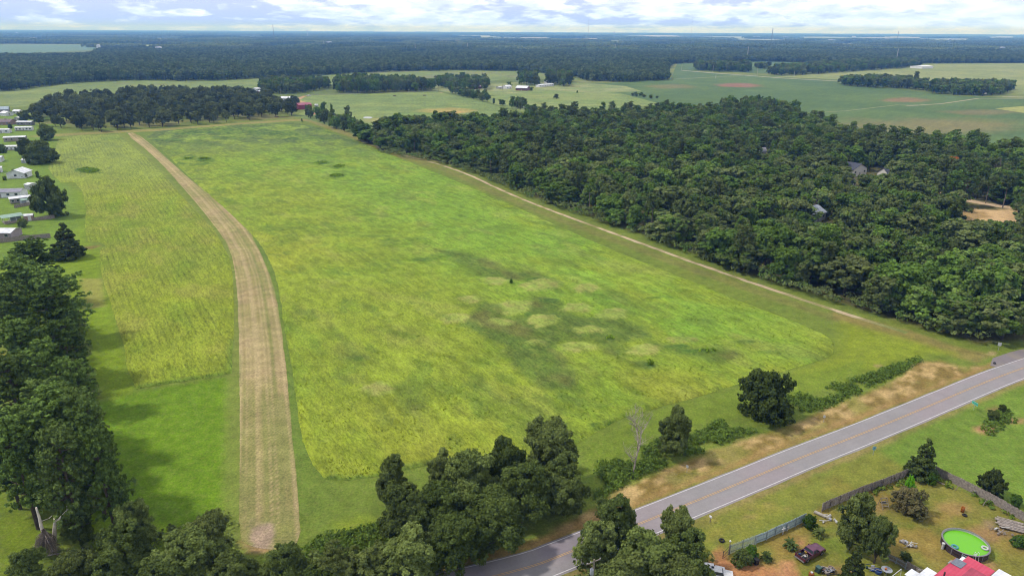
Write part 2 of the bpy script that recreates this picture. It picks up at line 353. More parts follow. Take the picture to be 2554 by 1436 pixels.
# ------------------------------------------------------------------ foliage
def leaves(cent, rad, n, size, r, squash=.85, jit=.55, up=.15, cull=.72, elong=1.0, sub=0, srad=(.3, .62)):
    """leaf-spray quads over a set of boughs (each broken into twig clusters); drops the ones buried in other boughs"""
    cent = np.array(cent, float); rad = np.array(rad, float); B, BR = cent, rad
    if sub:
        cs, rs, own = [], [], []
        for i in range(len(B)):
            for _ in range(max(3, int(sub*BR[i]**2))):
                d = r.normal(size=3); d[2] += .25; d /= np.linalg.norm(d); q = BR[i]*r.uniform(.62, 1.12)
                cs.append(B[i]+d*q*np.array([1, 1, squash])); rs.append(BR[i]**.4*r.uniform(*srad)); own.append(i)
        cent = np.array(cs); rad = np.array(rs); own = np.array(own)
    else: own = np.arange(len(B))
    p = rad**2/np.sum(rad**2); k = r.choice(len(cent), n, p=p)
    d = r.normal(size=(n, 3)); d[:, 2] += up*1.2; d /= np.linalg.norm(d, axis=1, keepdims=True)
    rr = rad[k]*((0.62 + 0.42*r.random(n)**.6) if not sub else (.35+.85*r.random(n)))
    pos = cent[k] + d*rr[:, None]*np.array([1, 1, squash])
    keep = np.ones(n, bool)
    for i in range(len(B)):
        dd = np.linalg.norm((pos-B[i])/np.array([1, 1, squash]), axis=1)
        keep &= ~(((own[k] != i) | bool(sub)) & (dd < BR[i]*(cull if not sub else .55)))
    pos = pos[keep]; d = d[keep]; k = k[keep]; n = len(pos)
    if sub:
        d = d*.55+(pos-B[own[k]])/BR[own[k]][:, None]*.6
        d /= np.linalg.norm(d, axis=1, keepdims=True)+1e-9
    nrm = d + r.normal(size=(n, 3))*jit; nrm[:, 2] += .3; nrm /= np.linalg.norm(nrm, axis=1, keepdims=True)
    t = np.cross(nrm, r.normal(size=(n, 3))); t /= np.linalg.norm(t, axis=1, keepdims=True); b = np.cross(nrm, t)
    s = size*(.5 + 1.0*r.random(n)); V = np.zeros((n, 4, 3))
    for j, (a, c) in enumerate(((-1, -.6), (.7, -1), (1, .7), (-.6, 1))):
        ja = a*(.6+.5*r.random(n)); jc = c*(.6+.5*r.random(n))
        V[:, j] = pos + t*(ja*s*.5*elong)[:, None] + b*(jc*s*.5/elong)[:, None] + nrm*(r.normal(size=n)*s*.12)[:, None]
    lob = r.random(len(B))[own[k]]; cl = r.random(len(cent))[k]
    hue = np.clip(lob*.55 + cl*.3 + r.random(n)*.15, 0, 1); val = np.clip(.5 + (lob-.5)*.3 + (cl-.5)*.3 + (r.random(n)-.5)*.5, 0, 1)
    col = np.stack([np.repeat(hue, 4), np.repeat(val, 4), np.zeros(n*4)], 1)
    return V.reshape(-1, 3), np.arange(n*4).reshape(-1, 4), col
def tree_parts(kind, seed, n, size):
    """returns (leaf V,Q,col), trunk MB for a tree of radius ~5, height ~11 (broadleaf) or radius 3.5 height 20 (pine)"""
    r = np.random.default_rng(seed); tr = MB(); cen = []; rad = []
    if kind in ('oak', 'pecan', 'wood'):
        Rr, Ht = 5.0, 11.0; nl = {'oak': 30, 'pecan': 20, 'wood': 18}[kind]
        base = {'oak': 1.1, 'pecan': 2.2, 'wood': 1.6}[kind]
        ax = r.uniform(-.6, .6, 2)
        for i in range(nl):
            a = r.uniform(0, 2*math.pi); u = r.random()
            zf = r.uniform(0, 1); prof = math.sqrt(max(.05, 1-((zf-.38)/.68)**2))
            q = Rr*.8*prof*math.sqrt(u)*r.uniform(.75, 1.12); rd = r.uniform(.9, 1.9)*(1.0 if kind != 'pecan' else .9)
            cen.append((ax[0]*zf+q*math.cos(a), ax[1]*zf+q*math.sin(a), base+rd*.6+zf*(Ht-base-rd*1.5))); rad.append(rd)
        cen.append((0, 0, base+(Ht-base)*.45)); rad.append(2.6)
        tr.tube([(0, 0, -.3), (.1, .05, base*.6), (ax[0]*.4, ax[1]*.4, base+1.5), (ax[0]*.8, ax[1]*.8, Ht*.72)], [.36, .27, .2, .06], 7)
        for i in range(0, nl, 2):
            c = cen[i]; z0 = base*.6 + r.random()*1.8
            tr.tube([(0, 0, z0), (c[0]*.45, c[1]*.45, z0+(c[2]-z0)*.6), c], [.15, .09, .03], 5)
        V, Q, col = leaves(cen, rad, n, size, r, sub={'oak': 7, 'pecan': 4, 'wood': 4}[kind])
    elif kind == 'bushy':
        Rr, Ht = 5.0, 7.5
        for i in range(40):
            a = r.uniform(0, 6.283); zf = r.random(); q = Rr*.8*math.sqrt(max(.03, 1-(zf*.95)**2))*math.sqrt(r.random()); rd = r.uniform(.8, 1.5)
            cen.append((q*math.cos(a), q*math.sin(a), rd*.7+zf*(Ht-2.2))); rad.append(rd)
        cen.append((0, 0, 2.6)); rad.append(2.8)
        for i in range(0, 40, 4):
            c = cen[i]; tr.tube([(0, 0, -.2), (c[0]*.4, c[1]*.4, c[2]*.5), c], [.16, .1, .03], 5)
        V, Q, col = leaves(cen, rad, n, size, r, sub=7)
    elif kind == 'pine':
        Ht = 20.0; tr.tube([(0, 0, -.3), (.1, 0, 8), (.15, .1, 15), (.1, .1, 19.3)], [.34, .26, .16, .05], 7)
        z = 4.5
        while z < 19.6:
            f = (z-4.5)/15.1; R = 3.9*math.sqrt(max(.04, 1-((f-.30)/.78)**2))
            for j in range(r.integers(3, 6)):
                a = r.uniform(0, 6.283); L = R*r.uniform(.65, 1.08); e = (L*math.cos(a), L*math.sin(a), z+L*.22)
                tr.tube([(0, 0, z-.5), (e[0]*.6, e[1]*.6, z-.1+L*.02), e], [.09, .06, .025], 4)
                for q in (.45, .72, 1.0):
                    if L*q < .8 and f < .8: continue
                    w1 = r.normal(0, .35, 3); cen.append((e[0]*q+w1[0], e[1]*q+w1[1], z+L*.22*q+.25+w1[2]*.4)); rad.append(r.uniform(.5, .95))
            z += r.uniform(.55, 1.0)
        cen.append((.1, .1, 19.4)); rad.append(.7)
        V, Q, col = leaves(cen, rad, n, size, r, squash=.7, jit=.7, elong=1.35, sub=9, srad=(.22, .42))
    elif kind == 'talloak':   # slim forest tree with a bare pale trunk and a small high crown
        Ht = 18.0; tr.tube([(0, 0, -.3), (.2, 0, 6), (.1, .3, 12), (.3, .1, 16.5)], [.26, .2, .14, .05], 6)
        for i in range(16):
            a = r.uniform(0, 6.283); zf = r.random(); q = 2.5*math.sqrt(max(.1, 1-((zf-.4)/.7)**2))*r.random()**.5; rd = r.uniform(.8, 1.4)
            cen.append((q*math.cos(a), q*math.sin(a), 11.2+zf*5.8)); rad.append(rd)
            if i % 2: tr.tube([(.1, .1, 9+zf*4), cen[-1]], [.08, .03], 4)
        V, Q, col = leaves(cen, rad, n, size, r, sub=5)
    else:                      # 'cedar' cone to the ground
        Ht = 11.0; tr.tube([(0, 0, -.3), (0, 0, 5), (0, 0, 10.6)], [.28, .18, .04], 6)
        z = .5
        while z < 10.6:
            f = z/10.8; R = 3.7*(1-f)**.72
            for j in range(max(3, int(R*4.2))):
                a = r.uniform(0, 6.283); L = R*r.uniform(.55, 1.05); cen.append((L*math.cos(a), L*math.sin(a), z+r.uniform(-.2, .2)-L*.06)); rad.append(r.uniform(.4, .8)*(1.15-f*.5))
                if j % 3 == 0: tr.tube([(0, 0, z), cen[-1]], [.06, .02], 4)
            z += .62
        cen.append((0, 0, 10.5)); rad.append(.45)
        V, Q, col = leaves(cen, rad, n, size, r, squash=.6, jit=.7, cull=.7, elong=1.3)
    return (V, Q, col), tr
SZ = {'oak': (5.9, 11.0), 'pecan': (5.9, 11.0), 'wood': (5.9, 11.0), 'bushy': (5.4, 7.3), 'pine': (4.4, 20.0), 'cedar': (4.2, 11.0), 'talloak': (3.4, 18.0)}
class Proto:
    def __init__(s, kind, seed, n, size, lmat, tmat):
        (V, Q, col), tr = tree_parts(kind, seed, n, size); s.kind = kind
        s.crown = mesh_np('crown', V, Q, [lmat], col=col)
        t = bpy.data.meshes.new('trunk'); t.from_pydata(tr.v, [], tr.f); t.materials.append(tmat); s.trunk = t
        s.V, s.Q, s.col, s.tr, s.lm, s.tm = V, Q, col, tr, lmat, tmat
    def joined(s, name):
        # one mesh of the whole tree for the far wood
        tv = np.array(s.tr.v); tf = [f for f in s.tr.f if len(f) == 4]; V = np.vstack([s.V, tv]); Q = np.vstack([s.Q, np.array(tf)+len(s.V)])
        mi = np.r_[np.zeros(len(s.Q)), np.ones(len(tf))]; col = np.vstack([s.col, np.full((len(tv), 3), .5)])
        return bpy.data.objects.new(name, mesh_np(name, V, Q, [s.lm, s.tm], mi, col))
def plant(proto, name, x, y, R, Ht, rz, label, group=None, cat='tree', lmat=None, z=0):
    bR, bH = SZ[proto.kind]
    o = empty(name, (x, y, z), rz, label, cat, group, (R/bR, R/bR, Ht/bH))
    c = link('crown', proto.crown, o); t = link('trunk', proto.trunk, o)
    if lmat:
        c.material_slots[0].link = 'OBJECT'; c.material_slots[0].material = lmat
    return o
def plant_px(proto, name, cx, cy, rpx, Ht, label, group=None, cat='tree', zc=.58, lmat=None, k=1.0):
    """a tree whose crown centre was surveyed at a photo point"""
    z = Ht*zc; x, y = g(cx, cy, z); R = rpx*gd(cx, cy, z)/F_*k
    return plant(proto, name, x, y, R, Ht, random.uniform(0, 6.28), label, group, cat, lmat)
#@@
# ------------------------------------------------------------------ ground and fields
def ell(x, y, cx, cy, rpx, rpy, soft=.6):
    """soft mask of a patch surveyed as an ellipse; its outline is roughened by noise"""
    X, Y = g(cx, cy); a = abs(g(cx+rpx, cy)[0]-g(cx-rpx, cy)[0])/2; b = abs(g(cx, cy-rpy)[1]-g(cx, cy+rpy)[1])/2
    q = g(cx, cy-rpy); q2 = g(cx, cy+rpy); sh = (q[0]-q2[0])/(q[1]-q2[1]+1e-9)
    out = np.zeros(x.shape); m = (np.abs(y-Y) < b*2.2) & (np.abs(x-X-(y-Y)*sh) < a*2.2)
    if not m.any(): return out
    x = x[m]; y = y[m]
    d = np.sqrt(((x-X-(y-Y)*sh)/a)**2 + ((y-Y)/b)**2) + (fbm(x, y, max(2.5, min(a, b)*.7), 91)-.5)*1.0 + (fbm(x, y, 2.0, 92)-.5)*.5
    out[m] = 1-sm(d, 1-soft*.5, 1+soft*.5); return out
def pmask(x, y, pts, soft=1.5, rough=1.0, sc_=4, seed=3, world=False):
    P = pts if world else G(pts)
    bx = np.array(P); out = np.zeros(x.shape)
    m = (x > bx[:, 0].min()-soft*3-rough*2) & (x < bx[:, 0].max()+soft*3+rough*2) & (y > bx[:, 1].min()-soft*3-rough*2) & (y < bx[:, 1].max()+soft*3+rough*2)
    if not m.any(): return out
    sd_, _, _ = poly_sd(x[m], y[m], P)
    out[m] = 1-sm(sd_+(fbm(x[m], y[m], sc_, seed)-.5)*2*rough, -soft, soft); return out
def pathmask(x, y, P, half, soft=.5, rough=.5, seed=5):
    bx = np.array(P); e = half+soft+rough+1; out = np.zeros(x.shape)
    mm = (x > bx[:, 0].min()-e) & (x < bx[:, 0].max()+e) & (y > bx[:, 1].min()-e) & (y < bx[:, 1].max()+e)
    if not mm.any(): return out
    x = x[mm]; y = y[mm]; best = np.full(x.shape, 1e9)
    for a, b in zip(P[:-1], P[1:]):
        dx, dy = b[0]-a[0], b[1]-a[1]; t = np.clip(((x-a[0])*dx+(y-a[1])*dy)/(dx*dx+dy*dy+1e-9), 0, 1)
        best = np.minimum(best, np.hypot(x-a[0]-t*dx, y-a[1]-t*dy))
    out[mm] = 1-sm(best+(fbm(x, y, 3, seed)-.5)*2*rough, half-soft, half+soft); return out
def mixc(c, h, m, k=1.0):
    t = alb(h, k) if isinstance(h, str) else h
    return c*(1-m[:, None]) + t*m[:, None]
def sheet(name, poly, cell, z, colfn, mat, hfn=None, yscale=1.0):
    P = np.array(poly, float); x0, y0 = P.min(0)-cell; x1, y1 = P.max(0)+cell
    xs = np.arange(x0, x1+cell, cell); ys = np.arange(y0, y1+cell*yscale, cell*yscale); nx, ny = len(xs), len(ys)
    X, Y = np.meshgrid(xs, ys); X = X.ravel(); Y = Y.ravel(); sd_, qx, qy = poly_sd(X, Y, P)
    I = np.arange(nx*ny).reshape(ny, nx); Q = np.stack([I[:-1, :-1], I[:-1, 1:], I[1:, 1:], I[1:, :-1]], -1).reshape(-1, 4)
    ins = sd_ < 0; Q = Q[ins[Q].any(1)]
    X = np.where(ins, X, qx); Y = np.where(ins, Y, qy)
    used = np.unique(Q); mp = np.full(nx*ny, -1); mp[used] = np.arange(len(used)); X = X[used]; Y = Y[used]; sd_ = sd_[used]; Q = mp[Q]
    Z = np.full(len(X), z) if hfn is None else hfn(X, Y, np.minimum(sd_, 0))
    return link(name, mesh_np(name, np.stack([X, Y, Z], 1), Q, [mat], col=colfn(X, Y), smooth=True))

# outlines of the place, surveyed from the photo
FIELD = [(806,1193),(770,1150),(748,1060),(735,960),(718,860),(702,760),(690,690),(668,640),(636,590),(560,520),(470,440),(400,370),(350,331),(500,319),(640,308),(762,306),
         (880,348),(1000,396),(1150,456),(1300,522),(1500,612),(1700,692),(1900,772),(2040,824),(2078,850),(2084,876),(2068,892),(2000,912),(1850,955),(1722,995),(1628,1020),(1566,1038),(1487,1077),(1450,1102),(1380,1130),(1250,1146),(1100,1152),(1060,1160),(1017,1168),(940,1188),(860,1197),(822,1197)]
LFIELD = [(337,970),(320,925),(308,860),(288,796),(272,748),(253,684),(249,625),(262,612),(250,604),(218,602),(212,560),(215,525),(206,478),(187,455),(152,456),(135,440),(120,421),(136,380),(146,346),(200,338),(296,335),(385,410),(455,490),(535,575),(572,640),(582,700),(584,800),(582,850),(578,931),(500,945),(420,957)]
STRIP = [(597,1345),(598,1200),(598,1000),(595,800),(590,700),(575,620),(530,555),(450,460),(380,385),(312,333),(338,330),(395,375),(470,445),(560,510),(620,570),(655,640),(680,700),(700,800),(715,930),(728,1080),(742,1220),(752,1362),(690,1372),(620,1362)]
ROADC = chaikin([(-60, 70)] + G([(1273,1435),(1449,1366),(1605,1302),(1850,1203),(2000,1140),(2150,1082),(2311,1015.5),(2460,952),(2541,921.5)]) + [g(2720,862), g(3100,775)], 3)
wood_front = [(905,352),(950,374),(1010,386),(1100,402),(1200,432),(1300,478),(1400,515),(1500,550),(1600,583),(1750,640),(1900,694),(2050,741),(2200,786),(2350,832),(2440,856),(2554,850),(2900,830)]
wood_back = [(3100,520),(2800,455),(2554,412),(2400,388),(2250,378),(2120,352),(2020,325),(1990,308),(1900,290),(1800,293),(1700,296),(1500,302),(1350,306),(1200,318),(1050,322),(960,330)]
WOOD = G(wood_front + wood_back)
def road_offset(P, d):
    out = []
    for i, p in enumerate(P):
        a = P[max(0, i-1)]; b = P[min(len(P)-1, i+1)]; t = np.array(b)-np.array(a); t /= np.hypot(*t)
        out.append(np.array(p)+np.array((-t[1], t[0]))*d)
    return out
rowdir = math.atan2(g(288,796)[1]-g(337,970)[1], g(288,796)[0]-g(337,970)[0])
TRACK = chaikin(G([(955,372),(990,384),(1080,405),(1170,435),(1260,480),(1400,535),(1580,600),(1800,680),(1950,730),(2100,780),(2262,830)]), 2)

def ground_col(x, y):
    c = np.tile(alb('647f48'), (len(x), 1)); n20 = fbm(x, y, 22, 1); n5 = fbm(x, y, 5, 2); n80 = fbm(x, y, 90, 3)
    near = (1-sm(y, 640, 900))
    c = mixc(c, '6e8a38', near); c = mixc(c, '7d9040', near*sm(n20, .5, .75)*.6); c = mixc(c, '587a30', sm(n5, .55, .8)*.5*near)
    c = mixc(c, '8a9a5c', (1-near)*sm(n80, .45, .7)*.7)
    # bright lawn by the pines
    m = pmask(x, y, [(270,1000),(330,978),(590,936),(590,1300),(560,1400),(200,1420),(200,1000)], 1.2, .6); c = mixc(c, '66921a', m); c = mixc(c, '86a826', m*sm(n20, .5, .7)*.6)
    m = pmask(x, y, [(180,470),(208,478),(216,525),(213,600),(250,622),(253,690),(275,750),(322,930),(337,972),(280,1000),(180,900),(170,620)], 1.0, .4); c = mixc(c, '74981e', m)
    m = pmask(x, y, [(0,600),(200,560),(200,640),(180,700),(60,720),(0,700)], 2, .6); c = mixc(c, '789c2a', m)
    m = pmask(x, y, [(-200,250),(140,290),(140,440),(180,470),(205,560),(120,640),(-300,720)], 4, 2); c = mixc(c, '6d9436', m)
    m = pmask(x, y, [(199,694),(255,694),(262,764),(212,772)], .8, .5); c = mixc(c, '98a05a', m*.75)
    m = pmask(x, y, [(150,618),(250,612),(235,620),(165,628)], .8, .6); c = mixc(c, '7d6f4c', m*.8)
    m = pmask(x, y, [(0,1240),(120,1330),(80,1440),(0,1440)], 2, 1); c = mixc(c, '6f8d22', m)
    m = pmask(x, y, [(-200,870),(28,880),(30,960),(-200,1010)], 2, 1); c = mixc(c, '8a9040', m)
    # mown margins beside the dry strip
    m = pathmask(x, y, G([(588,1330),(590,1000),(586,800),(580,690),(560,625),(515,560),(430,465),(360,385),(300,335)]), 2.4, .8, .4); c = mixc(c, '7a9148', m*.75)
    m = pathmask(x, y, G([(775,1250),(752,1150),(738,1060),(725,930),(708,800),(690,700),(664,640),(628,575),(570,512),(480,440),(405,372),(350,330)]), 4.0, .8, .4); c = mixc(c, '64873a', m*.7)
    # path at the far end of the field
    P = G([(100,339),(200,334),(300,328),(400,324),(520,315),(640,306),(720,300),(775,299)]); m = pathmask(x, y, P, 8, 3, 1.5); c = mixc(c, '9a9a66', m*.75)
    P = G([(775,300),(880,338),(950,366),(1000,386),(1080,404)]); m = pathmask(x, y, P, 5, 2, 1.5); c = mixc(c, '989468', m*.6)
    # worn shoulders of the dirt track
    m = pathmask(x, y, TRACK, 3.6, 1.8, 1.2); c = mixc(c, '809448', m*.4)
    m = pathmask(x, y, road_offset(TRACK, -6.0), 2.6, 1.5, 1.5, 8); c = mixc(c, '86805a', m*.4)
    # orchard floor
    m = pmask(x, y, [(90,316),(330,320),(600,302),(735,294),(740,270),(620,235),(350,235),(110,262),(60,295)], 4, 3); c = mixc(c, '7d8258', m*.75*sm(n20, .3, .6))
    # dry cut verge north of the road
    m = pmask(x, y, [(1400,1310),(1487,1262),(1560,1215),(1650,1178),(1760,1130),(1900,1083),(2020,1040),(2150,984),(2230,950),(2290,906),(2345,899),(2395,914),(2450,914),(2440,925),(2350,955),(2280,987),(2200,1022),(2100,1057),(1950,1112),(1800,1165),(1700,1205),(1600,1250),(1480,1305),(1300,1380)], .9, 1.1, 3)
    k = sm(fbm(x, y, 1.8, 41, 4), .38, .62)
    c = mixc(c, '857648', m*.9); c = mixc(c, 'c4b488', m*k*.9); c = mixc(c, '7d8a40', m*sm(fbm(x, y, 6, 43), .55, .68)*.7)
    P = road_offset(ROADC, 4.6); m = pathmask(x, y, P, .9, .7, .7); c = mixc(c, 'a08a60', m*.8)
    P = road_offset(ROADC, -4.4); m = pathmask(x, y, P, .8, .6, .6); c = mixc(c, '9a8c68', m*.75)
    m = pmask(x, y, [(2080,780),(2262,822),(2400,868),(2480,884),(2440,905),(2360,880),(2200,830),(2080,795)], 1.5, 1.5); c = mixc(c, '8f8458', m*.7)
    # corner grass
    m = pmask(x, y, [(2100,800),(2250,840),(2380,880),(2300,890),(2150,930),(2000,975),(1900,990),(2000,915),(2090,880)], 3, 2); c = mixc(c, '86a02c', m*.8)
    m = pmask(x, y, [(1450,1110),(1620,1030),(1850,965),(2000,930),(2150,900),(2160,930),(2000,985),(1830,1040),(1640,1110),(1480,1180)], 2, 1); c = mixc(c, '6f8f30', m*.8)
    m = pmask(x, y, [(760,1160),(830,1205),(960,1195),(1100,1160),(1450,1105),(1450,1180),(1100,1260),(960,1330),(800,1370),(755,1350)], 1.5, 1); c = mixc(c, '6f8e3c', m*.7)
    m = pmask(x, y, [(830,1300),(900,1290),(950,1310),(900,1345),(850,1350)], 1.5, 1); c = mixc(c, '88a42c', m*.7)
    # south side: mown verge, yard, neighbour's grass
    m = pmask(x, y, [(1700,1320),(2100,1160),(2190,1120),(2270,1175),(2150,1215),(1900,1320),(1800,1400),(1740,1400)], 1, .8); c = mixc(c, '7f8e40', m*.9); c = mixc(c, '9a9a4c', m*sm(n5, .5, .75)*.6)
    m = pmask(x, y, [(2190,1120),(2280,1070),(2554,962),(2900,850),(3000,1200),(2554,1280),(2330,1180),(2270,1170)], 1.5, 1); c = mixc(c, '6c9238', m*.95); c = mixc(c, '7aa63c', m*sm(n20, .5, .7)*.6)
    yard = pmask(x, y, [(1800,1385),(1900,1335),(2010,1285),(2150,1215),(2290,1172),(2554,1290),(2800,1400),(2800,1800),(1700,1800),(1740,1420)], .6, .3)
    c = mixc(c, '7d8440', yard); c = mixc(c, '688a2e', yard*sm(n5, .5, .7)*.7); c = mixc(c, '96864e', yard*sm(fbm(x, y, 7, 23), .5, .72)*.75)
    for cx, cy, rx, ry, h, a in [(1830,1415,70,22,'b08462',1),(1790,1385,22,20,'a8805e',.9),(1900,1440,90,25,'b58a66',1),(2455,1330,45,25,'a08668',.75),(2390,1265,50,16,'a8906a',.6),(2520,1330,40,18,'9c8460',.6),(2215,1385,40,10,'a08a55',.5),
                                 (1960,1410,22,10,'c49a78',.9),(1955,1425,14,8,'bf9678',.8),(2000,1350,14,7,'b58f70',.8),(2090,1420,50,14,'8f7a55',.7),(2460,1415,30,12,'b09070',.7),(2190,1262,20,14,'a08a60',.7),(2225,1320,8,20,'9a8a60',.5),
                                 (2455,1070,28,10,'b79a78',1),(2528,1050,26,10,'a08a68',.8),(2480,1020,18,8,'9a7f62',.6),(1870,1285,9,4,'b09a78',.7),(2040,1335,50,8,'8a7a50',.3),(2465,1305,18,10,'9a8a76',.8),
                                 (2190,912,8,4,'a89c7c',.8),(2475,880,10,5,'b8a88c',.6),(1440,1400,20,6,'8a8a50',.5)]:
        c = mixc(c, h, ell(x, y, cx, cy, rx, ry)*a)
    for k in range(14):
        a = rng.uniform(0, 1); cx = 1760+a*330; cy = 1330-a*140+rng.uniform(-25, 25); c = mixc(c, rng.choice(['8f8c50', '93905a', '6c8a34']), ell(x, y, cx, cy, rng.uniform(8, 28), rng.uniform(3, 8))*.5)
    # sandy clearing inside the woods
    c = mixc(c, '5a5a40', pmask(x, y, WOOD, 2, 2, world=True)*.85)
    c = mixc(c, 'd4c09c', ell(x, y, 2460, 540, 95, 22, .3)); c = mixc(c, 'a08e60', ell(x, y, 2430, 535, 40, 10)*.8)
    c = mixc(c, 'd8cab4', pathmask(x, y, G([(2300,470),(2360,488),(2440,505),(2500,515),(2560,520),(2620,505)]), 3.2, 1, .6))
    # gravel lane at the middle farm, bare end of the dry strip, rough pasture
    c = mixc(c, 'c0a890', pathmask(x, y, G([(765,262),(752,252),(750,244),(760,240),(900,236),(1100,231)]), 3, 1.5, .8)*.9)
    c = mixc(c, 'a98f76', ell(x, y, 650, 1352, 42, 24)*.8)
    return c*np.array([1.12, .95, .78])
def axis(segs):
    o = []
    for a, b, st in segs: o += list(np.arange(a, b, st))
    return np.array(o+[segs[-1][1]])
xs = axis([(-27000, -6000, 3000), (-6000, -1200, 300), (-1200, -330, 12), (-330, 330, 1.15), (330, 1200, 12), (1200, 6000, 300), (6000, 27000, 3000)])
ys = axis([(-900, 40, 60), (40, 340, 1.15), (340, 1000, 2.6), (1000, 2600, 25), (2600, 27000, 800)])
X, Y = np.meshgrid(xs, ys); I = np.arange(X.size).reshape(X.shape)
Q = np.stack([I[:-1, :-1], I[:-1, 1:], I[1:, 1:], I[1:, :-1]], -1).reshape(-1, 4); X = X.ravel(); Y = Y.ravel()
M['ground'] = ground_mat('mown_grass', .22, alb('a09a5c'), .35, fine=.35)
Z = (fbm(X, Y, 14, 77)-.5)*.05*(Y < 1000)
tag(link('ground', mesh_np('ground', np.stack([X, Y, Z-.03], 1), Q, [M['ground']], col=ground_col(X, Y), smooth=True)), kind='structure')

# weedy main field
def weed_dark(x, y):
    m = np.zeros(x.shape)
    for poly, a in (([(1085,622),(1150,632),(1240,658),(1262,680),(1340,683),(1392,705),(1340,716),(1290,702),(1230,697),(1180,682),(1140,657)], .8),
        ([(1160,800),(1195,768),(1212,752),(1248,775),(1262,790),(1318,788),(1310,768),(1325,738),(1400,753),(1408,775),(1440,793),(1540,798),(1605,820),(1625,842),(1560,852),(1510,862),(1460,848),(1400,850),(1386,862),(1400,885),(1425,925),(1445,965),(1452,990),(1400,978),(1330,962),(1290,922),(1268,890),(1248,862),(1205,838),(1150,815)], .95),
        ([(1622,853),(1700,865),(1795,868),(1838,890),(1800,912),(1740,897),(1670,882),(1632,872)], .8), ([(985,962),(1040,972),(1064,1010),(1052,1045),(1008,1032),(982,1000)], .6), ([(1372,968),(1480,1000),(1512,1022),(1430,1012)], .6),
        ([(1488,838),(1545,855),(1575,880),(1562,902),(1510,882)], .75), ([(1130,750),(1190,735),(1210,755),(1190,770),(1140,768)], .5), ([(1480,700),(1560,735),(1640,770),(1610,785),(1540,755)], .4), ([(1700,790),(1780,800),(1760,815),(1705,808)], .4), ([(870,880),(940,885),(950,905),(880,905)], .35)):
        m = np.maximum(m, pmask(x, y, poly, 2.2, 3.0, 6, 47)*a)
    m = np.maximum(m, ell(x, y, 1610, 912, 30, 11, .8)*.8); m = np.maximum(m, ell(x, y, 1590, 880, 36, 9, .8)*.5)
    return m*(1-mound(x, y)*.85)
def shrubby(x, y):
    m = np.zeros(x.shape)
    for a in [(470,395,16,7,.9),(512,400,22,7,.9),(450,410,14,5,.7),(490,412,40,4,.7),(800,408,20,4,1),(845,417,20,5,1),(840,440,22,5,1),(700,335,60,8,.8),(600,328,70,8,.7),(500,333,60,5,.8),(760,345,60,8,.6),(1380,792,8,5,.9),(1465,838,8,5,.9),(1520,848,14,6,.8),
              (1690,868,30,6,.8),(1320,785,14,8,.8),(1275,703,6,5,1),(860,455,30,4,.5),(990,610,40,7,.5),(1100,640,26,5,.6),(1010,600,60,5,.6),(1060,650,40,5,.6),(930,590,50,4,.4),(1340,700,30,5,.8),(1370,752,30,6,.8),(1650,745,40,4,.6),(1560,560,40,4,.5),(1870,855,30,5,.6),(1930,880,40,4,.5),(1750,880,50,5,.8),(1560,1020,60,8,.8),(1520,1060,50,8,.8),(900,900,30,8,.5),(420,350,40,4,.6),(560,345,60,4,.6),(820,330,50,4,.6),(1620,912,12,7,.8),(1600,1040,50,6,.7),(1500,1070,40,6,.6),(680,398,20,5,.4),(600,425,50,5,.3)]:
        m = np.maximum(m, ell(x, y, a[0], a[1], a[2], a[3], .7)*a[4])
    return m
def mound(x, y):
    m = np.zeros(x.shape)
    for a in [(1172,750,28,10),(1282,766,44,17),(1132,796,36,12),(1356,803,42,13),(1340,858,28,9),(1438,770,40,11),(1240,702,35,10),(1470,720,35,11),(1520,790,40,10),(1350,712,50,14),(1530,780,35,9),(1440,868,46,12),(1470,825,35,11),(1610,875,40,14),(1255,805,30,9),(940,975,40,18),(1700,850,40,8),(1255,880,10,4)]:
        m = np.maximum(m, ell(x, y, *a, .35))
    return m
def rot(x, y, a): c, s = math.cos(a), math.sin(a); return x*c+y*s, -x*s+y*c
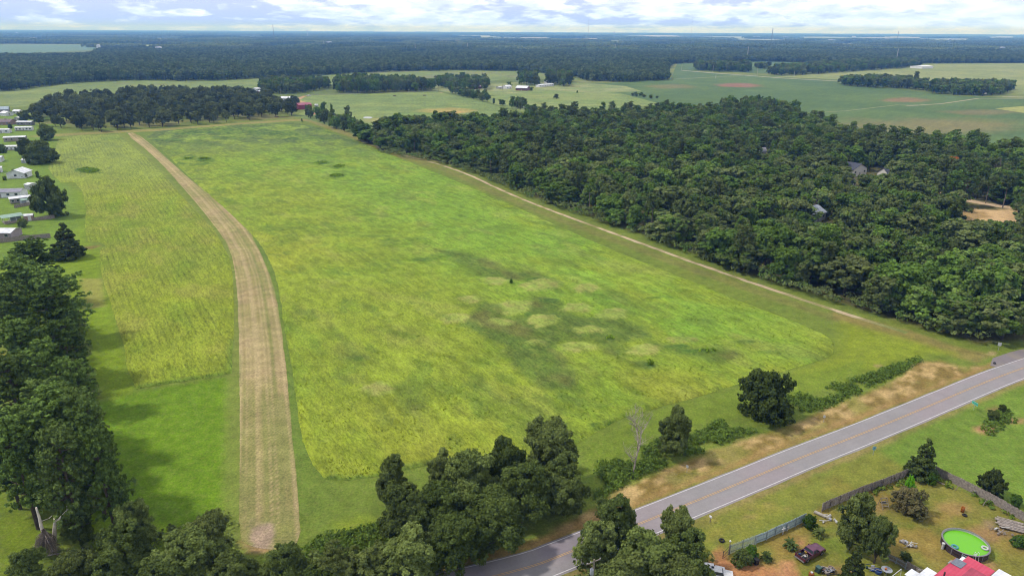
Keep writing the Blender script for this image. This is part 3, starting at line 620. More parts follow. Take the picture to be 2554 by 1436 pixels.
def field_col(x, y):
    u, v = rot(x, y, rowdir); n1 = fbm(u/1.8, v, 34, 51); n2 = fbm(u/2.0, v, 9, 52); n3 = fbm(x, y, 2.2, 53); n4 = fbm(u/1.5, v, 60, 54)
    c = np.tile(alb('93a62f'), (len(x), 1))
    # greener belt down the middle and the east side
    P = G([(760,400),(920,430),(1080,500),(1250,590),(1480,690),(1700,780),(1950,870)]); gb = pathmask(x, y, P, 34, 34, 14)
    P = G([(870,370),(1100,455),(1400,585),(1700,720),(1960,820)]); gb = np.maximum(gb, pathmask(x, y, P, 16, 16, 8)*.9)
    c = mixc(c, '7fae34', np.clip(gb*sm(n1+.35*n2, .45, .85), 0, 1)*.9)
    c = mixc(c, '82a02c', sm(n1, .5, .7)*.55); c = mixc(c, 'a9ae34', sm(n4, .5, .68)*.7*(1-gb*.6)); c = mixc(c, 'a0a44a', sm(n2, .56, .78)*.4)
    c = mixc(c, '7d9e2c', sm(1-n2, .58, .8)*.5)
    top = sm(y, 430, 560); c = mixc(c, '7f9a3c', top*.75); c = mixc(c, '5a7038', top*sm(n2, .42, .58)*.9); c = mixc(c, '9fae4a', top*sm(n3, .55, .75)*.5)  # far end: cloud shadow painted into the grass colour, plus olive streaks
    c = mixc(c, '98a22c', (1-sm(y, 118, 150))*.3)
    c = mixc(c, '627a2c', np.clip(weed_dark(x, y)*1.1, 0, 1)*(.75+.35*fbm(x, y, 2.5, 33))); c = mixc(c, '7a6c3e', weed_dark(x, y)*sm(n2, .5, .7)*.5); c = mixc(c, '4b7026', shrubby(x, y)*sm(fbm(x, y, 3.5, 88), .3, .55))
    mo = mound(x, y); c = mixc(c, 'a6b654', mo*.6); c = mixc(c, 'b4a460', mo*sm(n3, .45, .65)*.45)
    P = G([(1280,1146),(1100,1152),(1060,1160),(1017,1168),(940,1190),(860,1199),(810,1197),(770,1155),(740,1000)]); c = mixc(c, '9caa28', pathmask(x, y, P, 1.5, 1, .6)*.4)
    P = G(FIELD[36:50]); c = mixc(c, '5c7c30', pathmask(x, y, P, 1.0, .8, .9)*.7)
    c = mixc(c, '5f7f2a', sm(fbm(u/2.2, v, 5, 57), .62, .70)*.4); c = mixc(c, '54742a', sm(fbm(u/3, v, 11, 58), .66, .74)*.35)
    return c*(0.92+.12*fbm(x, y, 130, 59))[:, None]*np.array([.97, .97, 1.15])
def field_h(x, y, sd_):
    e = sm(-sd_, 0, .9)
    return .015+e*(.22+(fbm(x, y, 3.2, 61, 2)-.4)*.5+(fbm(x, y, 14, 62)-.5)*.5+mound(x, y)*.35+shrubby(x, y)*.8*fbm(x, y, 4, 64)+weed_dark(x, y)*.15*fbm(x, y, 1.5, 63))
FW = dense(chaikin(G(FIELD), 1, True), 1.0, .35)
M['field'] = ground_mat('weedy_grass', .28, alb('a2a650'), .35, (rowdir, 1.9, .2), .42, 1.0, aniso=(rowdir, .45))
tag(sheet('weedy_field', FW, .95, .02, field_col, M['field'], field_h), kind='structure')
def lfield_col(x, y):
    u, v = rot(x, y, rowdir); n1 = fbm(u/2, v, 28, 71); n2 = fbm(u/2, v, 8, 72)
    c = np.tile(alb('92a22c'), (len(x), 1)); c = mixc(c, '84972e', sm(n1, .45, .7)*.7); c = mixc(c, '9c9c42', sm(n2, .52, .75)*.5); c = mixc(c, '7f9c24', sm(1-n2, .55, .8)*.6)
    far = sm(y, 330, 450); c = mixc(c, '93a446', far*.8); c = mixc(c, '7d9040', far*sm(n2, .5, .7)*.6)
    c = mixc(c, '48702a', ell(x, y, 222, 427, 30, 7, .4)); c = mixc(c, '6d8a34', ell(x, y, 275, 345, 30, 5)*.6)
    c = mixc(c, '6f8a20', ell(x, y, 340, 560, 30, 8)*.4); c = mixc(c, '7c8c2c', ell(x, y, 430, 420, 40, 7)*.4)
    P = G([(337,970),(420,957),(500,945),(578,931),(582,850)]); c = mixc(c, '6f8c30', pathmask(x, y, P, 1.2, .8, .5)*.8)
    return c*np.array([.97, .96, 1.1])
def lfield_h(x, y, sd_):
    e = sm(-sd_, 0, .8); P = G([(337,970),(420,957),(500,945),(578,931)])
    return .015+e*(.18+(fbm(x, y, 3.2, 65, 2)-.4)*.4+ell(x, y, 222, 427, 30, 7)*.9*fbm(x, y, 3, 64)) + pathmask(x, y, P, 1.2, .8, .3)*.35*e*fbm(x, y, 1.5, 3)
M['lfield'] = ground_mat('stubble_grass', .2, alb('a0a04c'), .3, (rowdir, 1.9, .42), .5, 1.0, aniso=(rowdir, .3))
tag(sheet('stubble_field', dense(G(LFIELD), 1.0, .25, seed=4), .95, .02, lfield_col, M['lfield'], lfield_h), kind='structure')
# dry mown strip
SP = G(STRIP)
midl = G([(672,1365),(670,1200),(662,1000),(655,870),(643,760),(632,690),(612,630),(576,570),(508,490),(430,415),(325,331)])
def strip_col(x, y):
    n = fbm(x, y, 10, 81); c = np.tile(alb('a0955f'), (len(x), 1)); c = mixc(c, 'a8926a', sm(n, .45, .7)*.8); c = mixc(c, 'b8a678', sm(fbm(x, y, 3, 83), .5, .8)*.5)
    # tyre and mower passes run along the strip
    best = np.full(x.shape, 1e9); off = np.zeros(x.shape)
    for a, b in zip(midl[:-1], midl[1:]):
        dx, dy = b[0]-a[0], b[1]-a[1]; L_ = math.hypot(dx, dy); t = np.clip(((x-a[0])*dx+(y-a[1])*dy)/L_**2, 0, 1); d = np.hypot(x-a[0]-t*dx, y-a[1]-t*dy)
        s_ = ((x-a[0])*dy-(y-a[1])*dx)/L_; m = d < best; best = np.where(m, d, best); off = np.where(m, s_, off)
    st = vnoise(off*1.0, y*0, .5, 84)*.6+vnoise(off, y*0, 1.3, 85)*.4
    lon = fbm(off*.7, y*.6, 16, 86)
    c = mixc(c, '7f8a48', sm(st*.6+lon*.5, .52, .68)*.55); c = mixc(c, 'cdb88c', sm(1-st*.7-lon*.35, .42, .62)*.6)
    c = mixc(c, '7d8a48', sm(np.abs(off), 4.9, 5.7)*.5*sm(fbm(x, y, 5, 4), .4, .6))
    m = ell(x, y, 655, 1335, 34, 34); c = mixc(c, 'b59c88', m*.9)
    c = mixc(c, '8d9048', sm(y, 0, 1)*0+(1-sm(y, 94, 104))*sm(fbm(x, y, 4, 9), .4, .6)*.6*(1-m))
    return c
M['strip'] = ground_mat('dry_mown_grass', .2, alb('8a8c52'), .35, None, .42, .6)
tag(sheet('airstrip', dense(chaikin(SP, 1, True), 1.0, .15, seed=6), .45, .012, strip_col, M['strip']), kind='structure')
# dirt track
def ribbon(name, P, o1, o2, z, mat, colfn=None, jit=0, kind='structure', parent=None, seg=1.5):
    P = dense(P, seg, 0, False); L_ = np.array(road_offset(P, o1)); R_ = np.array(road_offset(P, o2))
    if jit:
        s = np.arange(len(P)); nzz = lambda sd_: (fbm(s*seg, s*0, 4, sd_)-.5)*2*jit
        D = np.array(road_offset(P, 1))-np.array(P); L_ = L_+D*nzz(3)[:, None]; R_ = R_+D*nzz(4)[:, None]
    K = 4; V = np.concatenate([np.stack([L_*(1-k/K)+R_*k/K for k in range(K+1)], 1).reshape(-1, 2), np.full(((K+1)*len(P), 1), z)], 1)
    Q = [(i*(K+1)+k, i*(K+1)+k+1, (i+1)*(K+1)+k+1, (i+1)*(K+1)+k) for i in range(len(P)-1) for k in range(K)]
    o = link(name, mesh_np(name, V, np.array(Q), [mat], col=colfn(V[:, 0], V[:, 1]) if colfn else None, smooth=True), parent)
    if kind and parent is None: o['kind'] = kind
    return o
def track_col(x, y):
    c = np.tile(alb('d2ba9c'), (len(x), 1)); c = mixc(c, '8c8a50', sm(fbm(x, y, 5, 11), .45, .62)*.7); c = mixc(c, 'e0ccb0', sm(fbm(x, y, 2.5, 12), .5, .7)*.6)
    c = mixc(c, '84904c', 1-sm(np.hypot(x-TRACK[-1][0], y-TRACK[-1][1])+(fbm(x, y, 3, 2)-.5)*8, 3, 14))
    return mixc(c, '8f9058', sm(y, 380, 560)*.8)
M['dirt'] = ground_mat('sandy_dirt', .2, alb('8a8450'), .4, None, .3, .5)
tag(ribbon('dirt_track', TRACK, -.95, .95, .02, M['dirt'], track_col, .45), kind='structure')
# road
def asph_mat():
    m = ground_mat('asphalt', .06, None, 0, None, .07, .15, .85, streak=None, useattr=True); return m
M['road'] = asph_mat()
def road_col(x, y):
    best = np.full(x.shape, 1e9); off = np.zeros(x.shape)
    for a, b in zip(ROADC[:-1], ROADC[1:]):
        dx, dy = b[0]-a[0], b[1]-a[1]; L_ = math.hypot(dx, dy); t = np.clip(((x-a[0])*dx+(y-a[1])*dy)/L_**2, 0, 1); d = np.hypot(x-a[0]-t*dx, y-a[1]-t*dy)
        s_ = ((x-a[0])*dy-(y-a[1])*dx)/L_; m = d < best; best = np.where(m, d, best); off = np.where(m, s_, off)
    c = np.tile(alb('9e9a9c'), (len(x), 1)); o = np.abs(off)
    w_ = np.exp(-((o-.75)/.35)**2)+np.exp(-((o-2.5)/.35)**2); c = c*(1+.06*w_*(fbm(x, y, 12, 15)))[:, None]
    c = mixc(c, 'a89aa0', sm(fbm(x, y, 16, 16), .5, .7)*.5); c = mixc(c, '948c98', (1-sm(x, 12, 24))*.6*sm(fbm(x, y, 5, 18), .4, .6))
    return mixc(c, '8c8488', np.exp(-((o-.0)/.5)**2)*.4)
M['white'] = paint('road_white', alb('e8e4e8'), .7, noise=.12, scale=1.5); M['yellow'] = paint('road_yellow', alb('e8bc78'), .7, noise=.15, scale=1.5)
def road_ribbon():
    P = dense(ROADC, 1.5, 0, False); K = 16; offs = np.linspace(3.72, -3.72, K+1); R_ = [np.array(road_offset(P, o)) for o in offs]
    s = np.arange(len(P)); e = (fbm(s*1.5, s*0, 3, 31)-.5)*.3
    D = np.array(road_offset(P, 1))-np.array(P); R_[0] = R_[0]+D*e[:, None]; R_[-1] = R_[-1]+D*e[::-1][:, None]
    XY = np.stack(R_, 1).reshape(-1, 2); zc = np.tile(.05+.05*(1-(np.abs(offs)/3.72)**2), len(P)); zc = np.where(np.tile(np.abs(offs) > 3.7, len(P)), -.03, zc)
    V = np.concatenate([XY, zc[:, None]], 1)
    Q = [(i*(K+1)+k, i*(K+1)+k+1, (i+1)*(K+1)+k+1, (i+1)*(K+1)+k) for i in range(len(P)-1) for k in range(K)]
    return link('road', mesh_np('road', V, np.array(Q), [M['road']], col=road_col(V[:, 0], V[:, 1]), smooth=True))
road = tag(road_ribbon(), kind='structure')
def crown_z(o): return .05+.05*(1-(abs(o)/3.72)**2)+.014
for nm, o, wd, mt in (('edge_line', 3.27, .15, 'white'), ('edge_line', -3.27, .17, 'white'), ('centre_line', .14, .1, 'yellow'), ('centre_line', -.14, .1, 'yellow')):
    ribbon(nm, ROADC, o+wd/2, o-wd/2, crown_z(o), M[mt], kind=None, parent=road)
# paved side entrance at the far right
def gravel(x, y): return mixc(np.tile(alb('8c8488'), (len(x), 1)), '9a9080', sm(fbm(x, y, 3, 7), .45, .7)*.6)
tag(sheet('side_road', dense(G([(2470,912),(2476,893),(2520,878),(2640,850),(2720,840),(2760,862),(2600,892),(2520,912),(2494,917)]), 1, .2), 1.0, .02, gravel, M['road']), kind='structure')
# farther fields
def flat(name, pts, cell, z, base, alts, seed, mat, smear=1.0, ys_=1.0):
    def cf(x, y):
        c = np.tile(alb(base), (len(x), 1))
        for i, (h, s, lo, hi, a) in enumerate(alts):
            if isinstance(s, tuple): c = mixc(c, h, ell(x, y, *s, .7)*a)
            else: c = mixc(c, h, sm(fbm(x, y, s, seed+i*7), lo, hi)*a)
        return c
    return tag(sheet(name, dense(G(pts), cell*1.0, cell*.15, seed=seed), cell, z, cf, mat, yscale=ys_), kind='structure')
M['pasture'] = ground_mat('pasture_grass', .34, alb('a8a468'), .4, None, .3, .4)
M['soy'] = ground_mat('soybean_rows', .14, None, 0, None, .22, .5, streak=(math.radians(52), 6, .14))
flat('pasture', [(735,290),(790,262),(745,250),(775,238),(900,234),(1085,229),(1180,247),(1290,280),(1290,300),(1240,312),(1100,320),(960,330),(905,345),(850,322),(790,305)], 3, .0, '7a9050', [('8f9f58', 40, .5, .7, .6), ('b0a25a', (1120, 276, 70, 7), 0, 0, .9), ('c09a60', (1135, 280, 30, 3), 0, 0, .7), ('6f8c44', (1040, 284, 60, 4), 0, 0, .7), ('b0a468', (950, 300, 40, 6), 0, 0, .6)], 11, M['pasture'])
flat('paddock', [(1190,247),(1230,240),(1300,226),(1420,222),(1540,232),(1640,250),(1640,262),(1500,272),(1300,278)], 4, .0, '7e9452', [('949f5e', 40, .45, .7, .7), ('7f9450', 15, .55, .75, .6)], 12, M['pasture'])
flat('farmyard_lawn', [(1085,205),(1200,212),(1300,205),(1430,206),(1560,215),(1600,228),(1480,232),(1380,226),(1300,232),(1230,238),(1180,240),(1085,226)], 4, .02, '84965a', [('a0a46e', 30, .4, .7, .8)], 13, M['pasture'])
flat('rough_pasture', [(-500,262),(0,272),(90,262),(150,244),(620,230),(760,214),(1080,200),(1090,212),(1300,196),(1470,200),(1500,206),(1440,196),(1270,172),(1000,174),(640,190),(350,196),(120,208),(-500,245)], 7, .01, '788c4c', [('8c9a56', 60, .45, .65, .8), ('788a50', 25, .5, .75, .7), ('8a8468', 80, .55, .7, .5)], 14, M['pasture'])
flat('soybean_field', [(1450,212),(1600,202),(1750,196),(1880,190),(2080,202),(2110,214),(2230,222),(2380,240),(2554,246),(2900,262),(3300,330),(3200,560),(2554,430),(2000,330),(1950,312),(1650,260),(1560,236)], 6, .01, '5a7442', [('688046', 90, .45, .65, .7), ('8f8058', (2230, 318, 260, 22), 0, 0, .55), ('9a7a5a', (2260, 250, 60, 6), 0, 0, .8), ('a07060', (1840, 213, 50, 5), 0, 0, .8), ('9a8060', (1680, 216, 60, 5), 0, 0, .4), ('8c8456', (2400, 310, 160, 16), 0, 0, .5), ('7d8454', (2150, 330, 120, 12), 0, 0, .6), ('96805c', (2450, 280, 90, 6), 0, 0, .5)], 15, M['soy'])
flat('soybean_field', [(1500,203),(1670,200),(1690,158),(1900,152),(2000,156),(2050,172),(1900,184),(1760,176),(1710,178),(1870,189),(1740,195),(1600,201)], 10, .01, '5c7646', [('667e4a', 90, .4, .6, .6)], 16, M['soy'])
flat('hay_field', [(1930,192),(2100,180),(2250,172),(2300,160),(2554,158),(3000,160),(3200,240),(2900,250),(2554,236),(2300,215),(2080,198)], 10, .02, '8a9658', [('9ca264', 80, .4, .6, .8), ('86965a', 40, .5, .7, .6)], 17, M['pasture'])
flat('hay_field', [(2480,271),(2554,265),(2900,262),(2900,300),(2554,282)], 5, .03, 'a8ac62', [], 18, M['pasture'])
flat('soybean_field', [(-400,118),(-400,145),(0,135),(220,126),(245,122),(225,112),(0,112)], 30, .02, '6f8c74', [], 19, M['soy'])
flat('dirt_field', [(80,134),(205,133),(205,142),(90,143)], 20, .05, 'c0a08c', [], 20, M['dirt'])
for pts in ([(1000,131),(1060,131),(1060,137),(1005,138)], [(1215,141),(1290,138),(1290,145),(1225,147)], [(340,113),(405,113),(400,122),(350,122)]):
    flat('hay_field', pts, 20, .03, 'a0ac78', [], 21, M['pasture'])
for P, wd, h in (([(1700,176),(1780,183),(1880,190),(1960,196),(2090,203),(2110,206)], 4.5, 'd8cfc4'), ([(775,237),(900,233),(1085,228),(1150,226)], 3, '8a8a80'), ([(2260,265),(2350,259),(2440,246),(2554,247)], 3, 'b0a888'), ([(2010,283),(2110,277),(2240,262),(2290,262)], 2.5, '8f9868'), ([(1430,205),(1560,202),(1700,197),(1860,188)], 3, 'a0a888'), ([(2500,241),(2554,243),(2800,250)], 4, 'd0c8bc'), ([(222,112),(240,118),(256,124)], 8, 'd0c8bc')):
    ribbon('farm_road', G(P), -wd/2*1.3, wd/2*1.3, .06, paint('pale_track', alb(h), .9), jit=.5, seg=8)
def pond():
    o = sheet('pond', dense(chaikin(G([(905,292),(920,291),(931,293),(925,296),(908,296)]), 2, True), 1.5), 1.5, .04, lambda x, y: np.zeros((len(x), 3))+.1, glass_mat('pond_water', (.12, .13, .13)))
    return tag(o, kind='structure')
pond()
#@@PART3
# ------------------------------------------------------------------ trees
OAK = [Proto('oak', 100+i, 52000, .29, M['oak'], M['bark']) for i in range(4)]
PINE = [Proto('pine', 200+i, 34000, .28, M['pine'], M['bark']) for i in range(3)]
CED = [Proto('cedar', 300+i, 15000, .36, M['cedar'], M['bark']) for i in range(2)]
BSH = [Proto('bushy', 400+i, 26000, .34, M['bush'], M['bark']) for i in range(2)]
PEC = [Proto('pecan', 500+i, 5500, .62, M['pecan'], M['bark']) for i in range(4)]
WD = [Proto('wood', 600+i, 10500, .5, M['wood'], M['bark']) for i in range(5)] + [Proto('pine', 650, 5000, .62, M['wood'], M['paletrunk']), Proto('talloak', 660, 3500, .6, M['wood'], M['paletrunk'])]

def zpick(L_, i): return L_[i % len(L_)]
# foreground roadside oaks
fo = [((1372,1118,74), 15, 'dark rounded oak rising highest in the roadside clump, at its far right corner'),
      ((1262,1150,60), 14, 'oak at the back of the roadside clump, left of the tallest dark crown'),
      ((1408,1205,66), 13, 'oak at the right end of the roadside clump, above the bare brown verge'),
      ((1300,1215,78), 14, 'grey green oak in the middle of the roadside clump with drooping boughs'),
      ((1180,1185,78), 14, 'pale topped oak in the left half of the roadside clump, edging the field corner'),
      ((1228,1292,82), 13, 'broad oak on the road side of the clump with light drooping sprays'),
      ((1105,1165,40), 11, 'small oak crown sticking out toward the field at the top left of the clump'),
      ((975,1192,42), 12, 'slim oak at the far left tip of the roadside clump beside the mown corner'),
      ((1010,1262,68), 13, 'oak under the slim left tip of the roadside clump'),
      ((1105,1265,74), 13, 'shaded oak between the left tip and the pale topped oak'),
      ((1135,1345,82), 12, 'low spreading oak at the bottom of the clump by the road shoulder'),
      ((1030,1375,84), 12, 'wide oak at the bottom of the photo left of the road'),
      ((925,1410,62), 9, 'grey topped oak at the bottom edge right of the strip end'),
      ((845,1408,56), 9, 'rounded grey green oak at the bottom edge beside the strip end'),
      ((705,1405,58), 9, 'dark oak growing over the near end of the dry strip'),
      ((520,1338,56), 11, 'yellow green topped oak behind the bottom thicket, left of the strip end'),
      ((470,1385,80), 11, 'broad oak in the middle of the bottom thicket left of the strip'),
      ((338,1302,58), 12, 'dark oak at the top left of the bottom thicket beside the lawn'),
      ((300,1372,76), 11, 'oak in the bottom thicket to the right of the dead broken tree'),
      ((585,1425,62), 9, 'low oak at the bottom edge where the thicket meets the strip'),
      ((400,1440,72), 10, 'oak cut by the bottom edge in the thicket right of the dead tree'),
      ((180,1420,56), 8, 'low dark oak at the bottom left behind the dead tree'),
      ((196,1300,40), 10, 'dark oak filling the shade between the dead tree and the lawn'),
      ((60,1400,44), 7, 'small scrubby oak in the bottom left corner on grass'),
      ((790,1450,52), 8, 'low oak cut by the bottom edge under the strip end'),
      ((1528,1300,66), 13, 'tall upper crown of the big live oak overhanging the road'),
      ((1690,1335,50), 13, 'right hand peak of the live oak group over the white road line'),
      ((1500,1355,60), 12, 'left spreading bough crown of the live oaks beside the utility pole'),
      ((1610,1385,90), 12, 'broad middle crown of the live oak group south of the road'),
      ((1715,1400,72), 12, 'right spreading crown of the live oaks next to the reddish drive'),
      ((1560,1440,80), 11, 'lowest crown of the live oaks cut by the bottom edge by the pole'),
      ((1690,1460,70), 11, 'crown of the live oaks cut by the bottom edge next to the parked white cars')]
for i, ((cx, cy, r), Ht, lb) in enumerate(fo):
    plant_px(zpick(OAK, i*3+i//4), 'oak_tree', cx, cy, r, Ht*.87, lb, 'oaks along the near roadside', k=1.24)
# lone trees by the field edge
plant_px(BSH[0], 'oak_tree', 1915, 982, 90, 11.5, 'big round dark oak standing alone on the grass between field and road', zc=.5, k=1.0, lmat=M['oak'])
plant_px(OAK[3], 'oak_tree', 1690, 1062, 54, 11.5, 'upright oak with a visible pale trunk between the bare tree and the round oak', zc=.6, k=1.05)
# left side
pines = [(88,655,50),(55,712,60),(138,730,58),(30,780,55),(125,805,60),(60,868,64),(165,880,52),(110,950,66),(32,985,58),(190,985,46),(130,1040,68),(45,1098,62),(205,1075,52),(150,1140,74),(62,1195,62),(235,1170,56),(175,1235,60),(265,1225,48),(20,1160,50)]
for i, (cx, cy, r) in enumerate(pines):
    where = ['topmost of the pine row, left of the pointed conifer', 'second pine from the top of the row', 'pine reaching out over the pale mown patch', 'pine at the photo edge in the upper row', 'pine with open boughs beside the pale mown patch',
             'pine in the middle of the row at the left', 'pine shading the green lane beside the stubble field', 'grey twigged pine in the middle of the row', 'pine at the photo edge halfway down the row', 'pine at the right side of the row by the field corner',
             'wide pine left of the bright lawn corner', 'pine at the photo edge above the dead tree', 'pine leaning over the top of the bright lawn', 'biggest pine crown directly above the dead tree', 'pine just left above the dead broken tree',
             'pine on the lawn side of the row above the thicket', 'pine directly behind the dead broken tree', 'lowest pine on the lawn side beside the thicket', 'pine half outside the photo left of the row'][i]
    plant_px(zpick(PINE, i), 'pine_tree', cx, cy, r, random.uniform(20, 23), 'tall ' + where, 'pine row along the left edge', cat='pine tree', zc=.66 if cy < 1120 else .45, k=1.12)
plant_px(CED[0], 'conifer_tree', 165, 612, 44, 13.5, 'pointed dark conifer between the wooden fence and the pine row', cat='conifer', zc=.36, k=1.05)
plant_px(BSH[1], 'oak_tree', 122, 492, 50, 17.5, 'big dark oak between the sheds and the bright lawn lane', zc=.5, k=1.0, lmat=M['oak'])
plant_px(BSH[0], 'oak_tree', 100, 378, 42, 15, 'wide dark oak overhanging the small white sheds', zc=.5, k=1.0, lmat=M['oak'])
plant_px(OAK[2], 'oak_tree', 60, 368, 26, 13, 'darker oak left of the wide oak behind the trailers', zc=.5)
plant_px(BSH[1], 'oak_tree', 112, 330, 28, 12, 'round oak at the field corner beside the orchard', zc=.5, lmat=M['oak'])
plant_px(OAK[2], 'oak_tree', 62, 290, 22, 10, 'small oak between the grey trailer and the orchard', zc=.5)
for (cx, cy, r, Ht, lb) in [(55,556,16,4,'round dark shrub on mulch behind the long wooden fence'), (60,438,8,3,'round dark shrub at the corner of the white gabled house'), (11,445,6,2.5,'small dark shrub at the photo edge by the pink shed'), (93,436,6,4,'small upright shrub in front of the big oak'), (34,432,6,4.5,'slim leafy tree against the white gable wall'),
                            (25,315,6,4,'shrub between the two upper trailers'), (50,322,5,3,'low shrubs under the arched trailer wall'), (5,372,12,6,'bushy grey green tree by the white roofed trailer')]:
    plant_px(BSH[0], 'shrub', cx, cy, r, Ht, lb, cat='shrub', zc=.45, lmat=M['oak'])
# yard trees
plant_px(OAK[3], 'yard_tree', 2138, 1278, 58, 11, 'tall grey green tree in the yard with pale forked trunk, behind the truck', zc=.66, k=1.15)
plant_px(OAK[0], 'yard_tree', 2195, 1335, 42, 9, 'lower leafy crown right of the forked yard tree', zc=.6, k=1.05)
plant_px(CED[1], 'cedar_tree', 2130, 1415, 34, 7, 'dense dark cedar at the bottom edge by the yellow windmill', cat='cedar', zc=.4)
plant_px(CED[0], 'cedar_tree', 2304, 1152, 42, 8.5, 'tall pointed cedar with rusty tint at the fence corner', cat='cedar', zc=.38, k=1.0)
plant_px(BSH[0], 'bush', 2272, 1252, 55, 5, 'wide reddish green bush in the middle of the yard', cat='bush', zc=.42, lmat=M['crape'], k=.98)
plant_px(BSH[1], 'bush', 2268, 1216, 19, 5.2, 'bright green bush just behind the wide reddish bush', cat='bush', zc=.55, lmat=M['lime'])
plant_px(BSH[1], 'bush', 2478, 1205, 38, 5, 'dark rounded bush beyond the right hand wooden fence', cat='bush', zc=.45, lmat=M['cedar'])
plant_px(BSH[0], 'bush', 2535, 1248, 20, 2.2, 'low green bush at the photo edge beyond the fence', cat='bush', zc=.45)
plant_px(BSH[0], 'bush', 1852, 1392, 30, 2.8, 'dark bush against the slatted end of the blue fence', cat='bush', zc=.45, lmat=M['cedar'])
plant_px(BSH[1], 'bush', 1874, 1378, 20, 2.6, 'lighter bush beside the slatted end of the blue fence', cat='bush', zc=.45)
plant_px(BSH[1], 'bush', 2020, 1302, 22, 2.6, 'bush tangled between the blue and the brown fence', cat='bush', zc=.45)
plant_px(BSH[0], 'bush', 2478, 1035, 22, 1.8, 'dark low bush on the grass behind the green road sign', cat='bush', zc=.4, lmat=M['cedar'])
plant_px(BSH[0], 'bush', 2500, 1018, 12, 1.6, 'small dark bush right of the low bush on the grass', cat='bush', zc=.4, lmat=M['cedar'])
plant_px(BSH[1], 'bush', 2262, 1392, 14, 1.8, 'small spiky bush behind the plank fence near the red roof', cat='bush', zc=.45, lmat=M['cedar'])
plant_px(BSH[0], 'bush', 2545, 1352, 24, 2, 'scrubby bush at the photo edge below the board pile', cat='bush', zc=.4)
plant_px(BSH[1], 'bush', 2322, 1195, 18, 2.4, 'green bush at the foot of the pointed cedar', cat='bush', zc=.4)
plant_px(BSH[1], 'bush', 1275, 703, 5, 1.8, 'single dark shrub alone in the weedy field', cat='bush', zc=.4)

def scatter(poly, spacing, seed, jit=.38, world=False, grow=0.0):
    P = np.array(poly if world else G(poly)); r = np.random.default_rng(seed)
    x0, y0 = P.min(0); x1, y1 = P.max(0)
    xs_, ys_ = np.meshgrid(np.arange(x0, x1, spacing), np.arange(y0, y1, spacing*.87)); xs_[1::2] += spacing/2
    p = np.stack([xs_.ravel(), ys_.ravel()], 1); p += r.uniform(-jit, jit, p.shape)*spacing
    d, _, _ = poly_sd(p[:, 0], p[:, 1], P); return p[d < grow]
def project(x, y, z=0.0):
    v = Vector((x, y, z-H)); X = v.dot(rx); Y_ = v.dot(uy); D = v.dot(Fw); return W_/2+F_*X/D, H_/2-F_*Y_/D, D
# pecan orchard: rows on a square grid
orch = G([(95,318),(240,330),(400,322),(560,306),(700,293),(742,290),(752,268),(700,250),(640,238),(560,236),(350,238),(180,250),(115,265),(80,292)])
ang = math.atan2(g(700,300)[1]-g(160,334)[1], g(700,300)[0]-g(160,334)[0])
P0 = np.array(orch); cen0 = P0.mean(0); pts = []
for a in np.arange(-400, 400, 13):
    for b in np.arange(-300, 300, 13): pts.append((cen0[0]+a*math.cos(ang)-b*math.sin(ang), cen0[1]+a*math.sin(ang)+b*math.cos(ang)))
pts = np.array(pts)+rng.normal(0, 2.2, (len(pts), 2)); d, _, _ = poly_sd(pts[:, 0], pts[:, 1], P0); pts = pts[(d < 0) & (rng.random(len(pts)) > .07)]
front = g(160, 334)
for i, (x, y) in enumerate(pts):
    depth_ = -(x-front[0])*math.sin(ang)+(y-front[1])*math.cos(ang); R = random.uniform(5.2, 8.6); px_, py_, _ = project(x, y)
    if any(abs(px_-a) < 24 and abs(py_-b) < 10 for a, b in ((655,238),(714,258),(760,274))): continue
    if depth_ < 25: lb, gr = 'pecan tree in the front row of the orchard facing the field end', 'front row of the pecan orchard'
    elif px_ < 300: lb, gr = 'dark pecan tree in the dense left part of the orchard', 'left part of the pecan orchard'
    elif px_ < 560: lb, gr = 'pecan tree in the middle of the orchard behind its front row', 'middle of the pecan orchard'
    else: lb, gr = 'pecan tree in the sparse right part of the orchard by the white buildings', 'right part of the pecan orchard'
    plant(PEC[i % 4], 'pecan_tree', x, y, R, random.uniform(9.5, 13)*.5+R, random.uniform(0, 6.28), lb, gr, 'pecan tree')

houses_in_wood = [((2145,432), 26, 20), ((2198,440), 18, 18), ((2125,462), 14, 12), ((2040,552), 30, 16), ((1905,382), 9, 9)]
def clear_of_houses(x, y):
    px_, py_, D = project(x, y)
    if ((px_-2455)/85)**2+((py_-545)/26)**2 < 1: return False
    for (cx, cy), a, b in houses_in_wood:
        # the yard in front of each house (toward the viewer) is open
        hx, hy = g(cx, cy)
        if abs(x-hx) < a*gd(cx, cy)/F_*1.1 and -15 < y-hy < 8: return False
    return True
wp = scatter(WOOD, 8.4, 21, .42, True, 0.5); wp = np.array([p for p in wp if clear_of_houses(*p)])
gapm = fbm(wp[:, 0], wp[:, 1], 30, 5) > .24; wp = wp[gapm]
kind_n = fbm(wp[:, 0], wp[:, 1], 60, 8)
D_ = np.hypot(wp[:, 0], wp[:, 1]); prj = np.array([project(*p)[:2] for p in wp]); infr = (prj[:, 0] > -40) & (prj[:, 0] < 2600)
sd_w, _, _ = poly_sd(wp[:, 0], wp[:, 1], G(wood_front + [(2900,640),(900,300)]))
order = np.argsort(np.where(infr, D_, 1e9)); indiv = set(order[:292].tolist())
def wood_kind(i):
    px_, py_ = prj[i]; r = random.random()
    if 2230 < px_ and py_ < 520: return 5 if r < .42 else (6 if r < .66 else random.randrange(5))
    if px_ > 1300 and py_ < 430: return 5 if r < .30 else (6 if r < .36 else random.randrange(5))
    return 5 if r < .03 else (6 if r < .07 else random.randrange(5))
frontd, _, _ = poly_sd(wp[:, 0], wp[:, 1], WOOD)
stuff_pts = []
